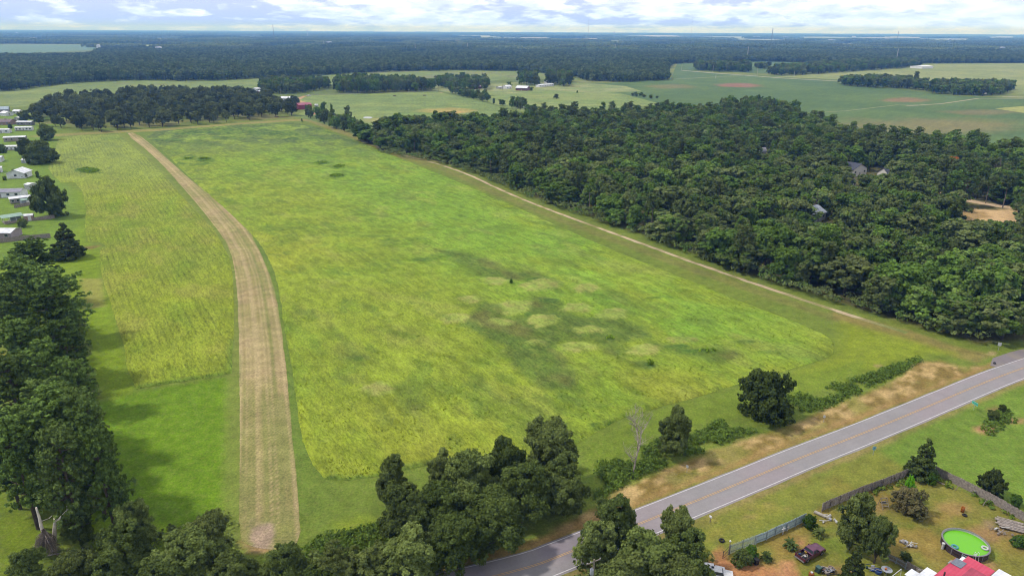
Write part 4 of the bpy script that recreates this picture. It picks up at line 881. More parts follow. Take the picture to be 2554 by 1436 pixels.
for i in range(len(wp)):
    k = wood_kind(i); x, y = wp[i]; edge = frontd[i] > -9
    px_, py_ = prj[i]
    s = random.choice((.5, .65, .8, .95, 1.1, 1.3, 1.5))*random.uniform(.9, 1.1)
    if k == 5: R, Ht = random.uniform(3.8, 5.2), random.uniform(14.5, 18.5)
    elif k == 6: R, Ht = random.uniform(2.8, 4.0), random.uniform(14, 19)
    else: R = 7.3*s; Ht = (11.0 if edge else 12.8)*random.uniform(.72, 1.2)*(.7+.3*s)
    rz = random.uniform(0, 6.28)
    # growth is low in front of the houses and the clearing, which show above it
    skip = False
    for x0_, x1_, yl in ((2108,2218,436),(2010,2066,556),(1893,1917,384),(2112,2138,464),(2385,2545,550)):
        if x0_-8 < px_ < x1_+8 and py_ > yl-6:
            tx_, ty_, _ = project(x, y, Ht)
            if ty_ < yl and py_ - yl < 130:
                Dg = gd(px_, py_); Ht = (py_-yl)/(F_/Dg)*1.02; R = min(R, max(3.2, Ht*.55))
                if Ht < 4.0: skip = True
    if skip: continue
    if i in indiv:
        if edge and px_ < 2000: lb, gr = 'woodland tree at the forest edge along the far half of the dirt track', 'forest edge trees along the track'
        elif edge and px_ < 2330: lb, gr = 'woodland tree at the forest edge near the end of the dirt track', 'forest edge trees at the end of the track'
        elif edge: lb, gr = 'woodland tree at the forest edge by the paved side road', 'forest edge trees by the side road'
        elif px_ > 2200: lb, gr = 'dark woodland tree deep in the forest at the right photo edge', 'trees inside the right end of the forest'
        elif px_ > 1900: lb, gr = 'woodland tree inside the forest behind the lower end of the track', 'trees inside the forest behind the track end'
        else: lb, gr = 'woodland tree inside the forest behind its front edge trees', 'trees behind the forest edge'
        nm = 'forest_pine_tree' if k == 5 else 'woodland_tree'
        if k == 5: lb = lb.replace('woodland tree', 'tall narrow pine'); gr = gr.replace('trees', 'pines')
        if k == 6: lb = lb.replace('woodland tree', 'slender bare-stemmed tree'); gr = gr.replace('trees', 'slender trees')
        plant(WD[k], nm, x, y, R, Ht, rz, lb, gr, 'pine tree' if k == 5 else 'tree')
    else:
        b = SZ[WD[k].kind]; stuff_pts.append((x, y, k, R/b[0], Ht/b[1], rz))
for (cx, cy, R, Ht, km, lb) in [(2372,405,3.6,17,'rust','dying tree with a rusty orange crown in the right of the forest')]:
    x, y = g(cx, cy, 13); plant(WD[6], 'dying_tree', x, y, R, Ht, 1.0, lb, cat='tree', lmat=M['rust'])

# far woods: whole trees up to 2.6 km, then groups of crowns
protos = bpy.data.collections.new('tree_kinds')
for i, p in enumerate(WD): protos.objects.link(p.joined('kind_%02d' % i))
FARP = [Proto('wood', 700+i, 1700, 1.15, M['far'], M['bark']) for i in range(4)]
farc = bpy.data.collections.new('far_tree_kinds')
for i, p in enumerate(FARP): farc.objects.link(p.joined('far_kind_%02d' % i))
def canopy_patch(seed, name):
    r = np.random.default_rng(seed); Vs, Qs, Cs = [], [], []; n0 = 0; nx = 14; sp = 170/nx
    for i in range(nx):
        for j in range(nx):
            cx = (i+.5+r.uniform(-.4, .4))*sp-85; cy = (j+.5+r.uniform(-.4, .4))*sp-85; R = r.uniform(5, 8.5); Ht = r.uniform(11, 18)
            cen = [(cx+r.normal(0, R*.3), cy+r.normal(0, R*.3), Ht-R*.6+r.normal(0, 1)) for _ in range(3)]+[(cx, cy, Ht-R)]
            V, Q, col = leaves(cen, [R*.55]*3+[R*.9], 46, 4.2, r, cull=.5); col[:, 0] = r.random(); Vs.append(V); Qs.append(Q+n0); Cs.append(col); n0 += len(V)
    return bpy.data.objects.new(name, mesh_np(name, np.vstack(Vs), np.vstack(Qs), [M['far']], col=np.vstack(Cs)))
patchc = bpy.data.collections.new('canopy_kinds')
for i in range(3): patchc.objects.link(canopy_patch(800+i, 'canopy_kind_%d' % i))
def mass(name, rows, coll):
    """rows: x, y, kind, sxy, sz, rz -> one object of countless trees"""
    A = np.array(rows, np.float32); me = bpy.data.meshes.new(name); me.vertices.add(len(A)); co = np.zeros((len(A), 3), np.float32); co[:, :2] = A[:, :2]
    if A.shape[1] > 6: co[:, 2] = A[:, 6]
    me.vertices.foreach_set('co', co.ravel())
    at = me.attributes.new('kind_index', 'INT', 'POINT'); at.data.foreach_set('value', A[:, 2].astype(np.int32))
    at = me.attributes.new('size', 'FLOAT_VECTOR', 'POINT'); at.data.foreach_set('vector', np.stack([A[:, 3], A[:, 3], A[:, 4]], 1).astype(np.float32).ravel())
    at = me.attributes.new('turn', 'FLOAT_VECTOR', 'POINT'); at.data.foreach_set('vector', np.stack([A[:, 5]*0, A[:, 5]*0, A[:, 5]], 1).astype(np.float32).ravel())
    o = link(name, me); gt = bpy.data.node_groups.new(name+'_nodes', 'GeometryNodeTree')
    gt.interface.new_socket('Geometry', in_out='INPUT', socket_type='NodeSocketGeometry'); gt.interface.new_socket('Geometry', in_out='OUTPUT', socket_type='NodeSocketGeometry')
    L = gt.links.new; i_ = gt.nodes.new('NodeGroupInput'); o_ = gt.nodes.new('NodeGroupOutput'); ip = gt.nodes.new('GeometryNodeInstanceOnPoints'); ci = gt.nodes.new('GeometryNodeCollectionInfo')
    ci.inputs[0].default_value = coll; ci.inputs['Separate Children'].default_value = True; ci.inputs['Reset Children'].default_value = True
    def na(n, t): a = gt.nodes.new('GeometryNodeInputNamedAttribute'); a.data_type = t; a.inputs[0].default_value = n; return a.outputs[0]
    ip.inputs['Pick Instance'].default_value = True
    L(i_.outputs[0], ip.inputs['Points']); L(ci.outputs[0], ip.inputs['Instance']); L(na('kind_index', 'INT'), ip.inputs['Instance Index'])
    L(na('size', 'FLOAT_VECTOR'), ip.inputs['Scale']); L(na('turn', 'FLOAT_VECTOR'), ip.inputs['Rotation']); L(ip.outputs[0], o_.inputs[0])
    md = o.modifiers.new('spread', 'NODES'); md.node_group = gt; return tag(o, kind='stuff')
o = mass('woodland', stuff_pts, protos); o['label'] = 'rest of the dense mixed forest right of the field'
# back forest
FARF = []
for cx, cy, a, b in ((60,97,70,1.3),(420,99,60,1),(620,95,50,1),(960,109,40,1.4),(1120,104,60,1.2),(1290,97,90,1.2),(1180,92,60,.8),(1460,99,50,1.2),(1560,107,60,1.5),(1640,92,80,1),(1800,95,70,1.2),(1900,102,90,1.6),(2050,96,80,1.3),(2230,96,90,1.6),(2380,101,70,1.6),(2500,95,60,1.2),(2490,120,50,1.8),(1700,115,60,1.5),(2100,112,50,1.4),(700,118,50,1.4),(480,108,40,1.2)):
    b = b*1.3+2.2
    q = [(cx-a, cy-b*.3), (cx-a*.3, cy-b), (cx+a*.8, cy-b*.8), (cx+a, cy+b*.5), (cx+a*.2, cy+b), (cx-a*.8, cy+b*.8)]; FARF.append(G(q))
    flat('far_field', q, 60, .05, random.choice(['a8b088', 'b4b094', '9aa880', 'a8a878']), [], 30, M['pasture'])
BACK = [(-900,262),(-500,245),(0,229),(50,226),(115,216),(200,206),(350,201),(520,203),(635,197),(850,186),(975,179),(1150,176),(1280,178),(1340,181),(1420,191),(1470,203),(1560,206),(1668,200),(1662,180),(1678,160),(1760,157),(1900,154),(2000,156),(2100,160),(2300,159),(2554,158),(3100,160),(3300,128),(-700,128)]
CLEAR = [G(q) for q in ([(-400,146),(-400,116),(0,110),(228,111),(262,124),(212,144),(80,145)], [(1000,130),(1062,130),(1062,138),(1002,139)], [(1212,140),(1292,137),(1292,146),(1222,148)], [(340,112),(408,112),(402,123),(348,123)], [(2190,150),(2290,150),(2290,157),(2190,158)])]+FARF
def drop_clear(p):
    for q in CLEAR:
        d, _, _ = poly_sd(p[:, 0], p[:, 1], q); p = p[d > 2]
    return p
bp_ = drop_clear(scatter(BACK, 10.5, 31, .42)); prb = np.array([project(*p)[0] for p in bp_]); bp_ = bp_[(prb > -160) & (prb < 2720)]
hvar = fbm(bp_[:, 0], bp_[:, 1], 150, 44)
o = mass('distant_forest', [(x, y, random.randrange(4), random.uniform(.85, 1.4)*1.05, random.uniform(.95, 1.35)*(.85+.5*h), random.uniform(0, 6.28)) for (x, y), h in zip(bp_, hvar)], farc); o['label'] = 'continuous forest behind the pastures'
rows = []
def rings(y0, y1, st, sxy, szr):
    out = []
    for y in np.arange(y0, y1, st):
        for x in np.arange(-y*.80-400, y*.80+400, st):
            out.append((x+random.uniform(-.2, .2)*st, y+random.uniform(-.2, .2)*st))
    p = np.array(out)
    for q in CLEAR:
        d, _, _ = poly_sd(p[:, 0], p[:, 1], q); p = p[d > 55*sxy]
    cl = fbm(p[:, 0], p[:, 1], 900, 55) < (.70 if y0 > 3000 else 2)
    for x, y in p[cl]: rows.append((x, y, random.randrange(3), sxy*random.uniform(1.05, 1.2), random.uniform(*szr), random.choice([0, 1.5708, 3.1416, 4.712])+random.uniform(-.1, .1)))
yb = g(1277, 130)[1]
rings(yb, 6000, 165, 1.0, (.8, 1.3)); rings(6000, 12000, 330, 2.0, (.8, 1.4)); rings(12000, 25500, 660, 4.0, (.8, 1.5))
o = mass('horizon_forest', rows, patchc); o['label'] = 'forest running to the horizon'

# tree groups among the fields: every tree its own object
groups = [
 ([(650,233),(700,236),(760,231),(822,221),(818,212),(760,212),(700,214),(650,215)], 11, 'tree in the row behind the white farm sheds, left of the lane gap', 'trees behind the white farm sheds', 6.6, 15),
 ([(836,232),(900,234),(980,230),(1075,228),(1080,220),(1000,214),(900,212),(836,214)], 11, 'tall tree in the dark grove between the pasture and the rough grass', 'dark grove behind the pasture', 7.0, 17),
 ([(1092,222),(1150,226),(1200,228),(1222,222),(1210,205),(1150,200),(1100,202),(1080,208)], 14, 'tree in the clump around the reddish farm house', 'clump around the reddish house', 6.4, 13),
 ([(1120,232),(1180,250),(1215,258),(1230,246),(1200,238),(1140,228)], 10, 'small tree in the hedgerow between the pasture and the paddock', 'hedgerow between pasture and paddock', 4.2, 9),
 ([(1236,264),(1258,268),(1258,262),(1238,258)], 9, 'tree standing on the fence line in the middle of the hedgerow gap', 'fence line trees', 3.5, 9),
 ([(1272,274),(1312,276),(1314,266),(1272,264)], 9, 'leafy tree at the paddock corner in front of the forest', 'trees at the paddock corner', 4.8, 11),
 ([(1296,214),(1340,215),(1345,200),(1300,200)], 13, 'high tree behind the white roofed farm house', 'high trees behind the farm house', 7, 19),
 ([(1362,212),(1422,218),(1424,202),(1370,200)], 12, 'high dark tree behind the long white trailer', 'high trees behind the long trailer', 7, 19),
 ([(1736,176),(1790,180),(1852,180),(1856,172),(1790,168),(1736,168)], 15, 'tree in the clump beyond the far white road', 'clump beyond the far road', 8, 17),
 ([(1842,180),(1870,181),(1870,173),(1842,173)], 14, 'tree of the small tall clump between two field clumps', 'small tall clump by the far road', 8, 20),
 ([(1884,172),(1918,173),(1918,168),(1884,167)], 16, 'tree in the small low clump on the far field', 'small low clump on the far field', 8, 13),
 ([(1912,188),(1960,190),(2040,185),(2120,180),(2290,168),(2296,158),(2180,158),(2060,166),(1930,178)], 17, 'tree in the long belt beside the far white road', 'long belt by the far road', 9, 16),
 ([(2098,213),(2150,219),(2250,222),(2300,226),(2300,214),(2200,204),(2100,206)], 13, 'tree in the left half of the grove around the hidden red sheds', 'left grove by the soybean field', 7.4, 14),
 ([(2300,232),(2400,240),(2480,240),(2528,232),(2520,222),(2400,218),(2300,218)], 13, 'tree in the right half of the grove around the hidden red sheds', 'right grove by the soybean field', 7.4, 14),
 ([(1780,290),(1860,302),(1960,308),(1995,303),(1970,290),(1880,276),(1800,278)], 12, 'big dark tree at the forest corner beside the soybean field', 'big trees at the forest corner', 7.5, 16),
 ([(1556,240),(1612,245),(1640,250),(1638,244),(1590,236)], 10, 'low tree on the boundary of paddock and soybean field', 'low trees on the soybean boundary', 3.2, 4),
 ([(772,300),(800,310),(850,328),(900,346),(915,338),(880,322),(820,300),(760,284)], 9.5, 'tree in the hedge joining the orchard to the forest', 'hedge between orchard and forest', 5, 11),
 ([(2085,163),(2120,167),(2140,163),(2100,160)], 16, 'low tree on the hay field by the white streak', 'low trees on the hay field', 5, 7),
]
ft = []
for gi, (poly, sp, lb, gr, R, Ht) in enumerate(groups):
    pp = scatter(poly, sp, 60+gi, .3)
    for j, (x, y) in enumerate(pp):
        s = random.uniform(.8, 1.3); ft.append((R*s/math.hypot(x, y), x, y, random.randrange(5), R*s, Ht*random.uniform(.75, 1.15), random.uniform(0, 6.28), lb, gr))
ft.sort(reverse=True); rest = []
for i, (_, x, y, k, R, Ht, rz, lb, gr) in enumerate(ft):
    if i < 285: plant(WD[k], 'field_tree', x, y, R, Ht, rz, lb, gr, 'tree')
    else: b = SZ['wood']; rest.append((x, y, k, R/b[0], Ht/b[1], rz))
o = mass('far_groves', rest, protos); o['label'] = 'small far trees of the groves among the fields'
for (cx, cy, r, Ht, lb) in [(805,265,11,10,'round dark tree standing alone beside the red barn'), (827,272,5,11,'thin tree between the round tree and the hedge'), (866,280,12,14,'ragged bare topped tree rising above the hedge'), (1388,240,9,6,'reddish ruin overgrown by a bush in the paddock'),
                             (1325,222,7,6,'small dark tree at the end of the brick farm house'), (2285,192,9,22,'tall tree standing above the left grove'), (753,300,3,4,'small sapling on the orchard grass'), (1270,210,8,9,'tree behind the small white garage'), (1440,229,3,4,'tiny round shrub on the farm lawn'), (1232,252,5,7,'small tree at the paddock end of the hedgerow'), (790,287,5,8,'small ragged tree by the orange clay pile')]:
    plant_px(WD[len(lb) % 5], 'lone_tree', cx, cy, r, Ht, lb, cat='tree', zc=.55, k=1.1)

# scrub: leafy growth nobody could count
def scrub(name, polys, dens, size, hgt, mat, label, seed=1, rad=(.5, 1.1)):
    r = np.random.default_rng(seed); cen = []
    for poly, dk in polys:
        P = scatter(poly, dens, seed+len(cen), .5)
        for x, y in P:
            if vnoise(np.array([x]), np.array([y]), 4, seed)[0] < .3: continue
            h = hgt*dk*(.5+.8*vnoise(np.array([x]), np.array([y]), 3, seed+3)[0]); rr_ = r.uniform(*rad); cen.append((x, y, max(.1, h-rr_*.7), rr_))
    cen = np.array(cen); n = int(len(cen)*26); k = r.integers(0, len(cen), n); d = r.normal(size=(n, 3)); d[:, 2] = np.abs(d[:, 2])*1.2; d /= np.linalg.norm(d, axis=1, keepdims=True)
    pos = cen[k, :3]+d*(cen[k, 3]*r.uniform(.6, 1.05, n))[:, None]; nrm = d+r.normal(size=(n, 3))*.6; nrm /= np.linalg.norm(nrm, axis=1, keepdims=True)
    t = np.cross(nrm, r.normal(size=(n, 3))); t /= np.linalg.norm(t, axis=1, keepdims=True); b = np.cross(nrm, t); s = size*r.uniform(.5, 1.4, n); V = np.zeros((n, 4, 3))
    for j, (a, c) in enumerate(((-1, -.7), (.8, -1), (1, .8), (-.7, 1))): V[:, j] = pos+t*(a*s*.5*r.uniform(.6, 1.1, n))[:, None]+b*(c*s*.5*r.uniform(.6, 1.1, n))[:, None]
    hv = vnoise(cen[:, 0], cen[:, 1], 6, seed+9); col = np.stack([np.repeat(hv[k], 4), np.repeat(np.clip(.5+(r.random(len(cen))[k]-.5)*.5+(r.random(n)-.5)*.5, 0, 1), 4), np.zeros(n*4)], 1)
    return tag(link(name, mesh_np(name, V.reshape(-1, 3), np.arange(n*4).reshape(-1, 4), [mat], col=col)), label, kind='stuff')
scrub('roadside_scrub', [([(1480,1235),(1490,1165),(1540,1130),(1600,1112),(1700,1095),(1790,1052),(1830,1028),(1990,985),(2010,1012),(1920,1062),(1800,1108),(1650,1168),(1560,1206),(1500,1248)], 1),
    ([(1985,985),(2150,940),(2200,920),(2290,893),(2300,902),(2160,972),(2050,1024),(2000,1030)], .4), ([(740,1385),(790,1340),(900,1320),(985,1290),(1010,1330),(900,1395),(780,1440),(720,1430)], 1), ([(1780,1060),(1830,1040),(1840,1090),(1780,1110)], 1)], .9, .36, .9, M['kudzu'], 'lush green vines and weeds between the field corner and the dry verge', 5)
scrub('bottom_scrub', [([(430,1330),(560,1290),(590,1380),(600,1436),(200,1500),(180,1400),(260,1330)], 1.3), ([(780,1400),(1200,1330),(1100,1500),(600,1520),(560,1450)], 1.2), ([(160,760),(215,800),(240,960),(262,1080),(300,1260),(220,1290),(120,1200),(60,900)], 1.0), ([(1460,1330),(1750,1350),(1780,1420),(1650,1560),(1430,1500)], 1.0)], 1.6, .5, 1.6, M['oak'], 'dark undergrowth beneath the near trees', 6, (.7, 1.4))
scrub('forest_edge_scrub', [([(a[0]-6, a[1]+7) for a in wood_front[1:15]]+[(a[0]+25, a[1]-4) for a in wood_front[14:0:-1]], 1.3)], 1.9, .6, 2.2, M['wood'], 'shrubs and vines along the foot of the forest', 7, (.8, 1.7))
scrub('fence_weeds', [([(2150,1235),(2225,1206),(2290,1180),(2330,1185),(2400,1218),(2470,1255),(2545,1300),(2550,1310),(2460,1262),(2390,1226),(2300,1196),(2240,1212),(2160,1245)], .5), ([(2440,1065),(2500,1010),(2540,1050),(2470,1090)], .4)], 1.0, .35, .8, M['kudzu'], 'weeds along the wooden fences', 8, (.3, .7))
scrub('field_shrubs', [([(cx+rx_*math.cos(a), cy+ry_*math.sin(a)) for a in np.linspace(0, 6.28, 10)[:-1]], .8) for cx, cy, rx_, ry_ in ((222,427,26,6),(470,395,12,5),(512,400,14,4),(800,408,16,3),(845,417,16,4),(840,440,18,4),(1380,792,8,5),(1465,838,8,5),(1520,848,12,5),(1690,868,30,4),(1320,785,12,6),(1550,548,2,1),(1620,912,10,5),(1770,880,30,4))], 1.1, .5, 1.3, M['weed'], 'dark weed clumps scattered over the fields', 9, (.4, .9))
def tufts(name, polyW, n, seed, colf, y1, hh, label, wmask=None):
    """grass blades standing on the field"""
    r = np.random.default_rng(seed); P = np.array(polyW); x0, y0 = P.min(0); y1 = min(y1, P[:, 1].max()); x1 = P[:, 0].max()
    x = r.uniform(x0, x1, n*2); y = y0+(y1-y0)*r.random(n*2)**1.9
    d, _, _ = poly_sd(x, y, P); m = (d < -.2) & (r.random(len(x)) < 1-sm(y, y0+(y1-y0)*.35, y1)); x = x[m]; y = y[m]; m = r.random(len(x)) < .25+.75*sm(fbm(x, y, 5, seed+2), .35, .65); x = x[m]; y = y[m]
    n = len(x); a = r.uniform(0, 6.283, n); h = hh*r.uniform(.5, 1.5, n); wd = h*r.uniform(.25, .5, n); le = r.normal(0, .9, (n, 2))*h[:, None]
    V = np.zeros((n, 4, 3)); ca, sa = np.cos(a)*wd, np.sin(a)*wd; z = .18
    V[:, 0] = np.stack([x-ca, y-sa, np.full(n, z)], 1); V[:, 1] = np.stack([x+ca, y+sa, np.full(n, z)], 1)
    V[:, 2] = np.stack([x+ca*.5+le[:, 0], y+sa*.5+le[:, 1], z+h], 1); V[:, 3] = np.stack([x-ca*.6+le[:, 0], y-sa*.6+le[:, 1], z+h*.85], 1)
    c = colf(x, y)*r.uniform(.8, 1.12, (n, 1)); c[:, 0] *= r.uniform(.9, 1.12, n)
    return tag(link(name, mesh_np(name, V.reshape(-1, 3), np.arange(n*4).reshape(-1, 4), [M['blade']], col=np.repeat(c, 4, 0))), label, kind='stuff')
m_, nt_, L_ = mat_new('grass_blade'); o1 = N(nt_, 'ShaderNodeOutputMaterial'); a1 = N(nt_, 'ShaderNodeAttribute', attribute_name='Col'); d1 = N(nt_, 'ShaderNodeBsdfDiffuse'); t1 = N(nt_, 'ShaderNodeBsdfTranslucent'); x1_ = N(nt_, 'ShaderNodeMixShader'); x1_.inputs[0].default_value = .6
L_(a1.outputs[0], d1.inputs[0]); L_(a1.outputs[0], t1.inputs[0]); L_(d1.outputs[0], x1_.inputs[1]); L_(t1.outputs[0], x1_.inputs[2]); L_(x1_.outputs[0], o1.inputs[0]); M['blade'] = m_
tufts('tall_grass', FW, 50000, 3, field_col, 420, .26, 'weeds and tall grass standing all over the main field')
tufts('stubble_grass', np.array(G(LFIELD)), 26000, 4, lfield_col, 400, .2, 'rough grass standing on the stubble field')
#@@PART4
# ------------------------------------------------------------------ buildings
def PM(key, h, **kw):
    if key not in M: M[key] = paint(key, alb(h), **kw)
    return M[key]
GL = glass_mat('window_glass')
def rib(key, h, stain=None, axis=0, period=.4, rough=.4):
    if key not in M: M[key] = ribbed(key, alb(h, 1.3 if h[0] in 'defc' and h[2] in 'def' else 1.0), period, axis, rough, .15, alb(stain) if stain else None)
    return M[key]
PM('trim_white', 'f8f8fc'); PM('wood_grey', 'b4a8a0', noise=.25, rough=.9); PM('door_paint', 'b8b4b4')
def building(name, pl, pr, hw, dep, label, cat, wall, roof, rh=.9, ridge='x', over=.35, wins=3, door=True, group=None, chimney=False, skirt=False, far=False):
    """front wall stands on the line between two surveyed ground points; ridge along x (eaves to the viewer) or y (gable to the viewer)"""
    a = Vector(g(*pl)); b = Vector(g(*pr)); L = (b-a).length; rz = math.atan2(b.y-a.y, b.x-a.x); mid = (a+b)/2
    o = empty(name, (mid.x, mid.y, 0), rz, label, cat, group)
    if ridge == 'x':
        prof = [(0, -.2), (dep, -.2), (dep, hw), (dep/2, hw+rh), (0, hw)]
        w_ = MB(); n = 5; vs = [(-L/2, y, z) for y, z in prof] + [(L/2, y, z) for y, z in prof]
        w_.add(vs, [tuple(range(n)), tuple(range(2*n-1, n-1, -1))] + [(i, i+n, (i+1) % n+n, (i+1) % n) for i in range(n)])
        r_ = MB(); sl = math.atan2(rh, dep/2)
        for s_ in (0, 1):
            y0, y1 = (-over, dep/2) if s_ == 0 else (dep+over, dep/2); z0 = hw-over*math.tan(sl)+.03; z1 = hw+rh+.03; X0 = L/2+over
            r_.add([(-X0, y0, z0), (X0, y0, z0), (X0, y1, z1), (-X0, y1, z1), (-X0, y0, z0+.14), (X0, y0, z0+.14), (X0, y1, z1+.14), (-X0, y1, z1+.14)], [(0, 1, 2, 3), (4, 5, 6, 7), (0, 1, 5, 4), (2, 3, 7, 6), (1, 2, 6, 5), (0, 3, 7, 4)])
    else:
        prof = [(-L/2, -.2), (L/2, -.2), (L/2, hw), (0, hw+rh), (-L/2, hw)]; w_ = MB().prism(prof, 0, dep)
        r_ = MB(); sl = math.atan2(rh, L/2)
        for s_ in (-1, 1):
            x0 = s_*(L/2+over); z0 = hw-over*math.tan(sl)+.03; z1 = hw+rh+.03
            r_.add([(x0, -over, z0), (x0, dep+over, z0), (0, dep+over, z1), (0, -over, z1), (x0, -over, z0+.14), (x0, dep+over, z0+.14), (0, dep+over, z1+.14), (0, -over, z1+.14)], [(0, 1, 2, 3), (4, 5, 6, 7), (0, 1, 5, 4), (2, 3, 7, 6), (1, 2, 6, 5), (0, 3, 7, 4)])
    w_.build('wall', wall, o); rf = r_.build('roof', roof, o)
    if chimney: MB().box((L*.2, dep*.4, hw+rh+.3), (.7, .7, 1.4)).build('chimney', PM('chimney_stone', 'cfc8c4'), rf)
    slots = wins + (1 if door else 0)
    for i in range(slots):
        x = -L/2+L*(i+.5)/max(1, slots)
        if door and i == slots//2:
            d = MB().box((x, -.03, 1.0), (.95, .1, 2.05)).build('door', M['door_paint'], o); MB().box((x+.35, -.1, 1.0), (.08, .08, .12)).build('handle', GL, d)
        else:
            ww = min(1.3, L/slots*.5); f = MB().box((x, -.04, hw*.58), (ww+.16, .08, 1.16)).build('window', M['trim_white'], o); MB().box((x, -.075, hw*.58), (ww, .05, 1.0)).build('pane', GL, f)
    if skirt: MB().box((0, -.02, .25), (L+.06, .1, .5)).build('skirting', PM('skirt_grey', '9a948c'), o)
    return o
def bare_shed(name, pl, pr, hw, dep, label, wall, roof, ridge='x', rh=.5, big=True, cat='shed'):
    o = building(name, pl, pr, hw, dep, label, cat, wall, roof, rh, ridge, .2, 0, False)
    L = (Vector(g(*pl))-Vector(g(*pr))).length
    MB().box((L*.12 if big else 0, -.04, min(hw*.42, 1.3)), (min(L*.35, 2.6), .08, min(hw*.84, 2.6))).build('door', M['trim_white'], o); return o
wt = rib('siding_white', 'eef0f8', axis=2, period=.25, rough=.6); gw = rib('siding_grey', 'a4a2ac', axis=2, period=.25, rough=.6); bg_ = rib('siding_beige', 'b4aba6', axis=2, period=.25, rough=.6)
rw = rib('metal_roof_white', 'f4f6fc', 'dde0ea'); rgr = rib('metal_roof_grey', 'a8a6b6', '8a8898')
building('mobile_home', (42,313), (79,313), 2.9, 5, 'grey mobile home with white edged roof, highest of the trailers by the orchard', 'mobile home', gw, rw, .6, wins=3, skirt=True)
building('mobile_home', (38,327), (80,326), 2.7, 4.5, 'white trailer with arched shrubs in front, just below the grey mobile home', 'mobile home', wt, rw, .5, wins=4, skirt=True)
building('mobile_home', (10,354), (64,352), 3.0, 5, 'beige mobile home with a long white roof in the middle of the trailer rows', 'mobile home', bg_, rw, .6, wins=3, skirt=True)
building('mobile_home', (4,376), (44,375), 2.7, 4.5, 'white roofed trailer partly behind the wide dark oak', 'mobile home', wt, rw, .5, wins=3, skirt=True)
building('house', (18,446), (62,445), 3.0, 9, 'white gabled house with the gable end facing, beside a round shrub', 'house', wt, rw, 1.9, 'y', .5, wins=1, door=False)
building('house', (-70,496), (52,492), 2.7, 8, 'long low house with a grey metal roof at the photo edge', 'house', wt, rgr, 1.0, wins=5)
building('mobile_home', (27,509), (78,503), 2.4, 5, 'small white mobile home below the long grey roof', 'mobile home', bg_, rw, .4, wins=3, skirt=True)
bare_shed('shed', (56,512), (82,508), 2.2, 3, 'blue grey shed with pale green roof beside the big oak', PM('shed_blue', '9aa4b4'), rib('roof_palegreen', 'a4c4b4'))
bare_shed('shed', (61,552), (84,550), 2.3, 3, 'pink beige shed with white roof by the green roofed porch', PM('shed_pink', 'b89a94'), rw)
bare_shed('shed', (73,474), (94,470), 2.6, 3.5, 'small white shed half hidden by the big oak', PM('shed_white', 'c8ccd2'), rw, 'y')
bare_shed('shed', (54,407), (72,407), 2.0, 3, 'little pale blue shed under the wide dark oak', PM('shed_white', 'c8ccd2'), rw)
bare_shed('shed', (36,302), (47,302), 2.8, 4, 'little white shed left of the highest trailer', PM('shed_white', 'c8ccd2'), rw, 'y')
building('house', (-40,596), (29,596), 2.5, 7, 'pinkish house with a white metal roof behind the long wooden fence', 'house', rib('siding_pink', 'b8a8b4', axis=2, period=.25), rw, 1.0, wins=2)
building('house', (-30,312), (26,312), 2.6, 9, 'house with brown shingle roof and a white chimney at the left edge', 'house', rib('siding_tan', 'b89a94', axis=2, period=.25), PM('roof_brown', '7a6668', noise=.2), 2.0, wins=3, chimney=True)
building('mobile_home', (-30,333), (23,332), 2.7, 5, 'white trailer at the left edge below the brown roofed house', 'mobile home', wt, rw, .5, wins=3)
building('house', (14,290), (34,288), 2.6, 8, 'house with white roof far back beside the orchard, turned gable first', 'house', wt, rw, 1.6, 'y', wins=1, door=False)
building('house', (32,284), (48,284), 2.4, 7, 'small white house touching the back of the orchard', 'house', wt, rw, 1.2, wins=2, door=False)
building('house', (-30,282), (22,280), 2.8, 10, 'house with pale blue roof farthest back at the left edge', 'house', gw, rib('roof_paleblue', 'a8bccc'), 2.4, wins=3)
building('mobile_home', (-20,432), (6,430), 2.7, 5, 'white trailer end at the left edge above the white gabled house', 'mobile home', wt, rw, .5, wins=1)
building('mobile_home', (-16,405), (5,404), 2.8, 6, 'white building corner at the left edge below the shrubs', 'mobile home', wt, rw, .6, wins=1, door=False)
# porch with green roof
def porch():
    a = Vector(g(12,560)); b = Vector(g(58,553)); L = (b-a).length; o = empty('open_porch', ((a.x+b.x)/2, (a.y+b.y)/2, 0), math.atan2(b.y-a.y, b.x-a.x), 'open porch with a pale green ribbed metal roof on white posts', 'porch')
    MB().box((0, 2.2, 3.0), (L+1.4, 5.0, .12), tx=.09).build('roof', rib('roof_green', 'a8c8b4', '8aaa98', period=.6), o)
    for x in (-L/2, -L/6, L/6, L/2):
        for y in (0.1, 4.2): MB().box((x, y, 1.45), (.14, .14, 2.9)).build('post', M['trim_white'], o)
    MB().box((0, 2.1, .3), (L, 4.3, .5)).build('deck', M['wood_grey'], o); MB().box((0, 0, .75), (L, .08, .7)).build('railing', M['wood_grey'], o)
    MB().box((L*.2, 3.0, 1.5), (L*.55, 2.2, 2.4)).build('room', PM('room_green', '9aa8a4'), o)
porch()
